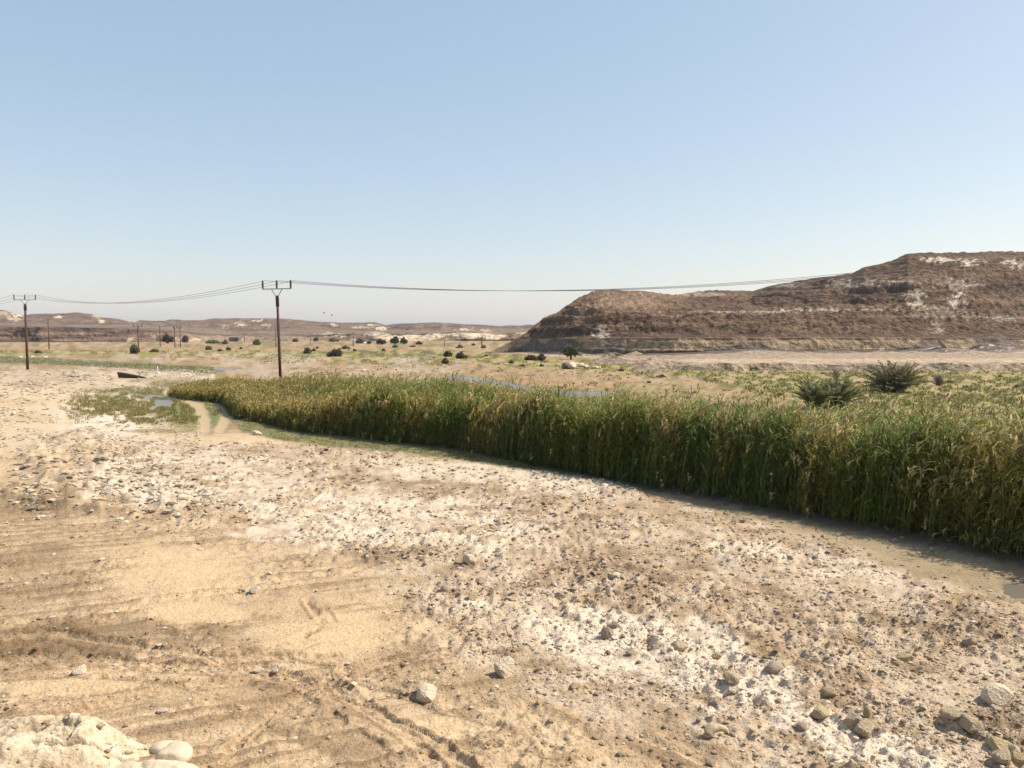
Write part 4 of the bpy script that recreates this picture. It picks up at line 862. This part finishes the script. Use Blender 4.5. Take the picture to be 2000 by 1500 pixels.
tufts('grass', 'dark green strip of grass beyond the pale stones at left', 3000, (-20, 420), (690, 730), lambda U, V, x, y, r: seg_d(U, V, [(-200, 694), (60, 704), (250, 714), (420, 724)], 3.) < 18, .10, .05, [(.17, .18, .07), (.22, .22, .09)], 35, 3)

# ------------------------------------------------------------------ bushes and trees
def leaves_cloud(r, lobes, n, size, c, cvar=.3):
    """n small leaf faces spread through ellipsoid lobes (cx,cy,cz,rx,ry,rz)"""
    w_ = np.array([l[3] * l[4] * l[5] for l in lobes]) ** .7; k = r.choice(len(lobes), n, p=w_ / w_.sum()); Lb = np.array(lobes)[k]
    d = r.normal(size=(n, 3)); d /= np.linalg.norm(d, axis=1)[:, None]; rad = r.random(n) ** .6 * r.uniform(.75, 1.3, n)
    P = Lb[:, :3] + d * Lb[:, 3:] * rad[:, None]; P[:, 2] = np.maximum(P[:, 2], .03)
    a = r.normal(size=(n, 3)); a /= np.linalg.norm(a, axis=1)[:, None]; b = np.cross(a, r.normal(size=(n, 3))); b /= np.linalg.norm(b, axis=1)[:, None]
    s_ = size * r.uniform(.6, 1.4, (n, 1))
    V = np.stack([P + a * s_, P - a * s_ * .6 + b * s_ * .5, P - a * s_ * .6 - b * s_ * .5], 1).reshape(-1, 3)
    Fa = np.arange(3 * n).reshape(-1, 3); cc = np.array(c)[None] * r.uniform(1 - cvar, 1 + cvar, (n, 1)) * r.uniform(.9, 1.1, (n, 3))
    return V, Fa, np.repeat(cc, 3, 0)

GREEN = (.18, .21, .085); DK = (.14, .155, .08); OLV = (.21, .20, .10); GREY = (.19, .17, .12); DRY = (.30, .22, .16)
def bush(u, v_, wp, hp, c, label, name='bush', cat='bush', n=None, group=None, z0=0.0, seed=None, trunk=0.0, dens=1.0, ygap=None):
    x, y = G(u, v_, z0) if ygap is None else (ygap * (u - 1000) / 1543.2, ygap); z = z0
    D = math.hypot(y, H); W_ = wp / F * D; Hh = hp / F * D; sd_ = seed or int(u * 7 + v_); r = np.random.default_rng(sd_)
    root = empty(name, (x, y + W_ * .3, z)); tag(root, label, cat, group)
    nl = r.integers(6, 10); lobes = []
    tz = trunk * Hh
    for i in range(nl):
        f = (i + .5) / nl - .5; rz_ = (Hh - tz) * r.uniform(.26, .5) * (1 - .7 * abs(f)); rx = W_ * r.uniform(.10, .2)
        lobes.append((f * W_ * .68, r.uniform(-.15, .15) * W_, tz + rz_ * r.uniform(.85, 1.15), rx, W_ * .25, rz_))
    lobes.append((r.uniform(-.15, .15) * W_, 0, tz + (Hh - tz) * .5, W_ * .24, W_ * .24, (Hh - tz) * .38))
    n = n or int(np.clip(wp * hp * 1.5, 110, 2600) * dens); sz = max(.05, D / F * 2.2)
    V, Fa, cc = leaves_cloud(r, lobes, n, sz, c, .5); mk('crown', V, Fa, M['leaf'], cc, parent=root)
    mb = MB()
    for i in range(5 if wp < 14 else 10):
        l = lobes[r.integers(0, len(lobes))]; b0 = np.array([r.uniform(-.08, .08) * W_, r.uniform(-.08, .08) * W_, -.1]); e = np.array(l[:3]) + np.array([r.normal(0, .6) * l[3], 0, l[5] * r.uniform(.2, 1.2)]); mid = (b0 + e) / 2 + r.normal(0, .05 * W_, 3); mid[2] = max(mid[2], .05)
        mb.tube([b0, mid, e], np.array([.025, .015, .006]) * max(.5, Hh), 5)
    mb.build('stem' if not trunk else 'trunk', M['bark'], root)
    return root
B = [
 (260, 691, 20, 19, GREY, 'grey rounded bush at the foot of the pole with crossarm'), (299, 688, 20, 6, DK, 'low dark bush right of the grey rounded bush'),
 (72, 690, 14, 6, DK, 'small dark bush just right of the left power pole'),
 (360, 669, 14, 14, (.10, .07, .05), 'dark reddish bush right of the twin-legged pole'), (412, 671, 32, 7, GREEN, 'long low green bush before the pale rocky knoll'), (438, 672, 13, 8, OLV, 'squat bush left of the flat grey hut'),
 (405, 684, 15, 9, GREEN, 'green bush on the plain below the long low bush'), (429, 686, 10, 5, DK, 'small dark bush between two others left of the front pole'), (445, 684, 9, 8, DK, 'small upright bush below the flat grey hut'),
 (470, 682, 5, 4, DK, 'tiny dark bush below the right end of the hut'), (500, 674, 17, 13, GREEN, 'pointed green bush left of the front pole'), (576, 668, 12, 8, OLV, 'grey green bush right of the front pole'),
 (599, 691, 16, 13, GREY, 'grey bush above the reeds, right of the front pole'), (612, 686, 7, 6, DK, 'small dark bush touching the grey bush'), (619, 681, 5, 4, DK, 'tiny dark bush above the small dark bush'),
 (652, 697, 34, 16, (.09, .095, .05), 'large dark spreading bush on the yellow green plain'), (674, 682, 18, 7, DK, 'low dark bush behind the large spreading bush'), (692, 686, 6, 4, DK, 'tiny dark bush beside the thin far pole'),
 (771, 679, 11, 6, DK, 'dark bush in front of the tall green trees'), (749, 686, 7, 5, DK, 'tiny bush on the plain below the green trees'), (818, 673, 15, 7, DK, 'dark low bush right of the green trees'), (806, 678, 12, 3, (.17, .12, .09), 'flat brownish scrub right of the green trees'),
 (874, 697, 20, 12, (.08, .10, .04), 'left one of the two green domed bushes in mid plain'), (901, 701, 24, 14, (.08, .10, .04), 'right and rounder one of the two green domed bushes'), (869, 711, 17, 13, (.14, .12, .07), 'brownish bush just in front of the left domed bush'),
 (897, 680, 14, 6, DK, 'dark low bush in line with the far hill pole'), (925, 675, 8, 4, DK, 'tiny dark bush near the pale cliffs'), (944, 680, 12, 6, DK, 'dark bush at the foot of the far pole near the hill tip'),
 (950, 696, 7, 4, OLV, 'small tuft-like bush left of the hill tip'),
 (1037, 704, 30, 12, (.10, .085, .055), 'dark brownish leaning bush left of the far palm'), (1058, 705, 18, 15, (.13, .13, .07), 'olive bush touching the dark leaning bush'), (999, 710, 10, 6, DK, 'small dark bush on the green left of the far palm'),
 (1020, 716, 12, 5, OLV, 'low green bush at the edge of the orange sand'), (1058, 716, 11, 4, DK, 'small dark mound-like bush below the leaning bush'),
 (1208, 699, 38, 8, DK, 'long dark green bush behind the first sand ridge'), (1214, 725, 11, 5, (.15, .11, .07), 'brown scrub left of the second sand ridge'),
 (1292, 737, 20, 5, (.12, .10, .06), 'low dark scrub on the sand right of the stream'), (1268, 748, 8, 4, OLV, 'small round tuft-like bush by the stream bank'),
 (1475, 724, 32, 8, (.17, .13, .09), 'brown scrub patch below the cut bank'), (1856, 748, 14, 5, (.16, .12, .09), 'low brown scrub right of the bare pinkish bush'),
 (1724, 729, 4, 3, OLV, 'tiny tuft beside the large clump palm'), (1694, 736, 15, 4, DK, 'low dark bush left of the large clump palm'), (1524, 772, 16, 5, OLV, 'low grey green scrub near the sandy patch behind the reeds'),
 (1990, 757, 16, 5, OLV, 'small bush at the right edge on the yellow green plain'), (1955, 736, 10, 3, DK, 'tiny dark tuft near the right edge'), (1888, 757, 10, 4, DK, 'small green bush right of the bare pinkish bush'),
]
for (u, v_, wp, hp, c, lb) in B: bush(u, v_, wp * 1.1, hp * 1.15, c, lb)
T = [(325, 671, 26, 21, (.075, .06, .045), 'dark broad tree behind the thin pole at left'), (616, 667, 11, 10, DK, 'small dark round tree before the pale cliffs'), (650, 668, 25, 9, GREEN, 'wide low green tree clump right of the small round tree'),
     (702, 671, 26, 9, DK, 'low dark trees beside the white dome'), (744, 673, 23, 13, (.075, .08, .05), 'grey green tree left of the tallest tree'), (770, 672, 21, 17, (.05, .075, .04), 'tallest and darkest green tree on the far plain'),
     (788, 672, 16, 14, (.085, .09, .05), 'olive tree touching the right of the tallest tree'), (720, 672, 10, 8, DK, 'small dark tree right of the white dome'), (172, 667, 12, 8, GREEN, 'green tree at the foot of the dark cliff band'), (178, 668, 16, 7, OLV, 'pale green bushy tree at the dark cliff foot')]
for (u, v_, wp, hp, c, lb) in T: bush(u, v_, wp, hp, c, lb, 'tree', 'tree', trunk=.12, dens=1.3)

def bare_bush(u, v_, wp, hp, label, c='drystem', n=60, z0=0., mat=None):
    x, y = G(u, v_, z0); D = math.hypot(y, H); W_ = wp / F * D / 2; Hh = hp / F * D; r = np.random.default_rng(int(u)); root = empty('bare_bush', (x, y, z0)); tag(root, label, 'bush')
    for part in range(2):
        mb = MB()
        for i in range(n // 2):
            az = r.uniform(0, 6.28); el = r.uniform(.3, 1.45); L = r.uniform(.6, 1.05); e = np.array([math.cos(az) * math.cos(el) * W_ * L * 1.2, math.sin(az) * math.cos(el) * W_ * L, math.sin(el) * Hh * L]); m_ = e * .5 + r.normal(0, .06, 3) * W_
            mb.tube([(0, 0, -.05), m_, e], [.03, .018, .008], 3)
            for q in range(2): k = m_ + (e - m_) * r.random(); mb.tube([k, k + np.array([r.normal(0, .25) * W_, r.normal(0, .25) * W_, r.uniform(.05, .25) * Hh])], [.012, .006], 3)
        mb.build('branch', M[mat or c], root)
M['pinkstem'] = plain_mat('pinkish_twigs', (.27, .19, .16), 9, .8, 1.2, b=None)
bare_bush(1833, 753, 30, 23, 'bare pinkish twiggy bush right of the large clump palm', n=110, mat='pinkstem')
bare_bush(1632, 742, 28, 27, 'dry sparse bush behind the paired green shrubs', n=90)
bare_bush(1184, 697, 18, 22, 'pale leafless small tree left of the long dark bush', n=50)

# ---- palms
def frond_mesh(seed, L, c, droop=.45, lw=.024):
    r = np.random.default_rng(seed); k = 9; t = np.linspace(0, 1, k); el = r.uniform(.9, 1.2)
    xs = L * (math.cos(el) * t + .28 * droop * t ** 2); zs = L * (math.sin(el) * t - .42 * droop * t ** 2.4)
    V, Fc, Cc = [], [], []; off = 0
    spine = np.stack([xs, 0 * xs, zs], 1)
    q, f, nv = ribbons(spine[None], np.array([[0, 1., 0]]), np.linspace(.022, .004, k)[None]); V.append(q); Fc.append(f); off += len(q); Cc.append(np.tile(np.array(c) * 1.2, (len(q), 1)))
    m = 60; s_ = r.uniform(.12, 1, m); sg = np.where(np.arange(m) % 2, 1, -1); st = np.stack([np.interp(s_, t, xs), 0 * s_, np.interp(s_, t, zs)], 1)
    tang = np.stack([np.interp(s_, t, np.gradient(xs)), 0 * s_, np.interp(s_, t, np.gradient(zs))], 1); tang /= np.linalg.norm(tang, axis=1)[:, None]
    ll = L * .17 * np.sin(np.clip(s_, .1, .95) * math.pi) ** .5 * r.uniform(.8, 1.2, m)
    d = tang * .8 + np.stack([0 * s_, sg * .55, .25 + 0 * s_], 1); tl = np.array([0, .5, 1.])
    P = st[:, None] + d[:, None] * (ll[:, None] * tl)[..., None]; q, f, nv = ribbons(P, np.cross(d, [0, 1., .3]), lw * np.array([.6, 1, 0])[None] * np.ones((m, 1)))
    V.append(q); Fc.append(f + off); Cc.append(np.repeat(np.array(c)[None] * r.uniform(.7, 1.35, (m, 1)), nv, 0))
    o = mk('frond', np.concatenate(V), np.concatenate(Fc), M['leaf'], np.concatenate(Cc)); d_ = o.data; bpy.data.objects.remove(o); return d_

def palm(u, v_, wp, hp, nf, c, label, name='palm', cat='palm', trunk=0., dead=8, seed=1, spread=(.15, 1.0)):
    x, y = G(u, v_); D = math.hypot(y, H); W_ = wp / F * D; Hh = hp / F * D; r = np.random.default_rng(seed)
    root = empty(name, (x, y, 0)); tag(root, label, cat)
    ms = [frond_mesh(seed * 10 + i, Hh * 1.02 * (1 - trunk), c) for i in range(7)]
    for i in range(nf):
        f = bpy.data.objects.new('frond', ms[i % 7]); col.objects.link(f); f.parent = root
        q = (i + .5) / nf; lean = spread[0] + (spread[1] - spread[0]) * q ** .8
        f.location = (r.normal(0, .09) * W_, r.normal(0, .09) * W_, trunk * Hh + .05 + r.uniform(0, .15) * Hh * (1 - q)); f.rotation_euler = (r.uniform(-.25, .25), -.40 + lean, r.uniform(0, 6.28)); s_ = r.uniform(.8, 1.08); f.scale = (s_, s_, s_)
    lb = [(0, 0, (trunk + (1 - trunk) * .42) * Hh, W_ * .34, W_ * .34, Hh * .36 * (1 - trunk)), (-.18 * W_, 0, trunk * Hh + Hh * .3 * (1 - trunk), W_ * .2, W_ * .2, Hh * .26), (.2 * W_, .1, trunk * Hh + Hh * .28 * (1 - trunk), W_ * .2, W_ * .2, Hh * .24)]
    V_, F_, c_ = leaves_cloud(r, lb, 4200, .10 * max(1, D / 80), list(c), .45); V_[:, 2] = V_[:, 2] ; mk('crown', V_, F_, M['leaf'], c_, parent=root)
    for i in range(dead):
        mb = MB(); az = r.uniform(3.4, 6.0); L = Hh * r.uniform(.25, .42); b0 = np.array([math.cos(az) * .1 * W_, math.sin(az) * .1 * W_, Hh * .42]); e = b0 + np.array([math.cos(az) * W_ * .16, math.sin(az) * W_ * .16, -Hh * .40])
        mb.tube([b0, (b0 + e) / 2 + np.array([math.cos(az) * .12, math.sin(az) * .12, .15]), e], [.025, .022, .01], 4); mb.build('dead_stalk', M['drystem'], root)
    mb = MB(); mb.tube([(0, 0, -.1), (.02, 0, trunk * Hh * .6 + .1), (0, .02, trunk * Hh + .35)], [.2 + .06 * (trunk > 0), .19, .12], 9); mb.build('trunk', M['bark'], root)
palm(1745, 765, 82, 62, 110, (.23, .215, .11), 'large clump palm with hanging dry stalks on the yellow green plain', seed=3, dead=9, spread=(.0, 1.05))
palm(1115, 702, 34, 33, 50, (.13, .14, .055), 'smaller green palm at the foot of the brown hill', seed=4, trunk=.22, dead=4, spread=(.2, 1.3))
palm(1589, 797, 44, 58, 84, (.26, .285, .135), 'left one of the paired grey green shrubs behind the reeds', 'palm_shrub', 'shrub', seed=5, dead=2, spread=(.05, .8))
palm(1638, 795, 56, 58, 96, (.26, .28, .13), 'right and wider one of the paired shrubs behind the reeds', 'palm_shrub', 'shrub', seed=6, dead=2, spread=(.05, .9))

# ------------------------------------------------------------------ power line
def power_pole(x, y, htop, label, arm=2.35, rz=0., lean=0., group='power poles with crossarm carrying the line', rad=.14):
    """htop: height of the insulator tops"""
    root = empty('power_pole', (x, y, gzp(x, y) if y < 140 else 0), rz); tag(root, label, 'power pole', group)
    root.rotation_euler[1] = lean; ph = htop - 1.28
    mb = MB(); mb.tube([(0, 0, -.6), (0, 0, ph * .5), (0, 0, ph)], [rad * 1.2, rad, rad * .85], 12); mb.build('pole', M['pole'], root, True)
    mb = MB(); mb.tube([(0, 0, ph - .85), (0, 0, ph - .12)], [rad * 1.22, rad * 1.22], 12); mb.build('collar', M['pole'], root, True)
    mb = MB(); mb.box((0, 0, ph + .52), (arm + .1, .09, .07)); mb.build('crossarm', M['steel'], root)
    for s_ in (-1, 1):
        mb = MB(); mb.tube([(s_ * .1, -.06, ph - .1), (s_ * .13, -.06, ph), (s_ * arm * .19, -.02, ph + .5)], [.03, .03, .03], 6); mb.build('brace', M['steel'], root)
    mb = MB(); zz_ = np.linspace(0, .66, 14); rr = np.where(np.arange(14) % 2, .095, .06); rr[0] = .03; rr[-1] = .03
    mb.tube(np.stack([0 * zz_, 0 * zz_, zz_], 1), rr, 10); ins = mb.build('insulator', M['insul'], root); ins.location = (0, 0, ph + .56)
    for s_ in (-1, 1): q = ins.copy(); col.objects.link(q); q.parent = root; q.location = (s_ * arm / 2, 0, ph + .56)
    return root
PA = np.array([*G(549, 773), 0]); PA[2] = 9.1
PB = np.array([*G(54, 722), 0]); PB[2] = 10.15
power_pole(PA[0], PA[1], 9.2, 'nearest brown pole with crossarm, rising out of the reeds', arm=2.2, lean=-.02, rad=.112)
power_pole(PB[0], PB[1], 10.2, 'leftmost brown pole with crossarm, on pale bare ground', arm=2.75, rz=.1, rad=.15)
PC = np.array([48., 50, 12.5]); PD = np.array([-128., 168, 10.6])
power_pole(PC[0], PC[1], 12.55, 'pole with crossarm beyond the right edge that carries the wires on', arm=2.4, rz=.3)
power_pole(PD[0], PD[1], 10.7, 'pole with crossarm beyond the left edge that carries the wires on', arm=2.75, rz=.3)
def span(A, Bp, arma, armb, sag, rza, rzb, label, group):
    for k in (-1, 0, 1):
        a = A + k * arma / 2 * np.array([math.cos(rza), math.sin(rza), 0]); b = Bp + k * armb / 2 * np.array([math.cos(rzb), math.sin(rzb), 0])
        t = np.linspace(0, 1, 60)[:, None]; P = a + (b - a) * t; P[:, 2] += 4 * sag * (t * (t - 1))[:, 0]
        mb = MB(); mb.tube(P, .014, 5); o = mb.build('power_wire', M['wire'], smooth_=True); tag(o, label, 'wire', group)
span(PA, PC, 2.2, 2.4, 2.4, 0, .3, 'sagging wire from the nearest pole towards the brown hill at right', 'three wires of the right span')
span(PB, PA, 2.75, 2.2, 1.45, .1, 0, 'sagging wire between the leftmost pole and the nearest pole', 'three wires of the middle span')
span(PD, PB, 2.75, 2.75, 1.3, .3, .1, 'wire leaving the leftmost pole towards the left edge', 'three wires of the left span')

def far_pole(u, vb, vt, label, arm=0, twin=0, rad=.16, armr=0.):
    D = G(u, vb)[1]; x, y = G(u, vb); h = zat(vt, y); root = empty('distribution_pole', (x, y, 0)); tag(root, label, 'power pole')
    for k in ([0] if not twin else [-twin / 2, twin / 2]):
        mb = MB(); mb.tube([(k, 0, -.3), (k, 0, h - .3)], [rad, rad * .8], 8); mb.build('pole', M['pole'], root, True)
    if arm:
        mb = MB(); mb.box((0, 0, h - .75), (arm, .14, .2)); mb.build('crossarm', M['steel'], root)
        for k in (-1, 0, 1): mb = MB(); mb.tube([(k * arm * .46, 0, h - .65), (k * arm * .46, 0, h)], [.13, .11], 6); mb.build('insulator', M['insul'], root)
far_pole(96, 682, 620, 'thin single pole without visible crossarm before the dark cliff band')
far_pole(270.5, 684, 633, 'far pole with crossarm beside the grey rounded bush', arm=2.7)
far_pole(313, 677, 635, 'thin far pole in front of the dark broad tree')
far_pole(347, 678, 636.5, 'twin-legged far pole joined by one crossarm', arm=2.9, twin=1.9)
far_pole(477.5, 668, 650, 'tiny far pole with crossarm right of the flat hut', arm=2.8)
far_pole(539, 678, 641, 'thin far pole right behind the nearest pole')
far_pole(690, 677, 647, 'thin far pole beside the white dome')
far_pole(941, 677, 656, 'small far pole with crossarm near the tip of the brown hill', arm=2.8, rad=.2)
far_pole(868, 676, 659, 'faint thin pole in front of the pale far cliffs', rad=.12)
far_pole(606, 672, 651, 'faint thin pole left of the small round tree', rad=.12)

# ------------------------------------------------------------------ small man-made things
x, y = G(459, 667); root = empty('hut', (x, y, 0)); tag(root, 'flat roofed low grey hut on the far plain', 'hut')
mb = MB(); mb.box((0, 0, 1.1), (5.6, 4.0, 2.2)); mb.build('wall', M['block'], root); mb = MB(); mb.box((0, 0, 2.3), (6.0, 4.4, .2)); mb.build('roof', M['block'], root)
mb = MB(); mb.box((1.2, -2.03, .95), (.9, .06, 1.9)); mb.build('door', M['timber'], root)
x, y = G(713, 671.5); m_ = I3 * np.array([1.1, 1.0, .9]); m_[:, 2] = np.maximum(m_[:, 2], -.05)
o = mk('water_tank', m_, F3, M['white'], smooth_=True, loc=(x, y, .05)); tag(o, 'small white dome shaped tank among the far trees', 'tank')
x, y = G(308, 729); root = empty('marker_post', (x, y, 0)); tag(root, 'thin white marker post standing among pale stones', 'post')
mb = MB(); mb.tube([(0, 0, -.1), (0, 0, .85)], [.06, .05], 8); mb.build('post', M['white'], root, True); mb = MB(); mb.tube([(0, 0, -.1), (0, 0, .16)], [.35, .25], 10); mb.build('base', M['white'], root)
x, y = G(1692, 764); o_ = MB(); o_.tube([(0, 0, -.1), (.02, 0, .8)], [.035, .03], 6); o = o_.build('fence_post', M['timber'], loc=(x, y, 0)); tag(o, 'thin dark post left of the large clump palm', 'post')
# long dark hull-like timber lying on the stones
x, y = G(234, 738.5); L = 2.9; V = []; n = 12
for i in range(n):
    t = i / (n - 1); px = -.28 * (1 - t) ** 6 + t * L + .05; h = .60 * (1 - t) ** .9 + .03; wd = .30 * math.sin(math.pi * min(1, t * .8 + .12)) + .04; zb = .04 * (1 - t)
    V += [(px, -wd, zb + h), (px + .12 * (1 - t), -wd * .45, zb), (px + .12 * (1 - t), wd * .45, zb), (px, wd, zb + h), (px + .03, wd - .03, zb + h), (px + .1, 0, zb + .04), (px + .03, -wd + .03, zb + h)]
Fh = [(i * 7 + j, i * 7 + (j + 1) % 7, (i + 1) * 7 + (j + 1) % 7, (i + 1) * 7 + j) for i in range(n - 1) for j in range(7)]
o = mk('timber_hull', V, Fh, M['timber'], loc=(x, y, 0)); tag(o, 'long dark hull-like timber lying on pale ground, tapering to the right', 'timber')
# two birds
for (u, v_, lb) in ((633.5, 611.5, 'left and higher one of two tiny dark birds in flight'), (648.5, 616, 'right and lower one of two tiny dark birds in flight')):
    D = 130; root_v = (D * (u - 1000) / 1543.2, D, zat(v_, D)); mb = MB(); mb.tube([(-.18, 0, 0), (-.05, 0, .03), (.1, 0, .02), (.2, 0, 0)], [.01, .05, .05, .015], 6)
    root = empty('bird', root_v); tag(root, lb, 'bird'); mb.build('body', M['bird'], root, True)
    for s_ in (-1, 1): mk('wing', [(-.05, 0, .03), (.09, 0, .03), (.05, s_ * .2, .16), (-.03, s_ * .2, .17), (-.06, s_ * .42, .1)], [(0, 1, 2), (0, 2, 3), (3, 2, 4)], M['bird'], parent=root)

# ------------------------------------------------------------------ desert haze
HAZE = .00012
if HAZE:
    mb = MB(); mb.box((0, 700, 24.5), (9000, 4600, 53)); hz = mb.build('haze', new_mat('haze_air')[0])
    hm = hz.data.materials[0]; nt = hm.node_tree; nt.nodes.remove(nt.nodes['Principled BSDF'])
    pv = nt.nodes.new('ShaderNodeVolumePrincipled'); pv.inputs['Color'].default_value = (.86, .88, .95, 1); pv.inputs['Density'].default_value = HAZE; pv.inputs['Anisotropy'].default_value = .3
    nt.links.new(pv.outputs[0], nt.nodes['Material Output'].inputs['Volume']); tag(hz, kind='stuff')
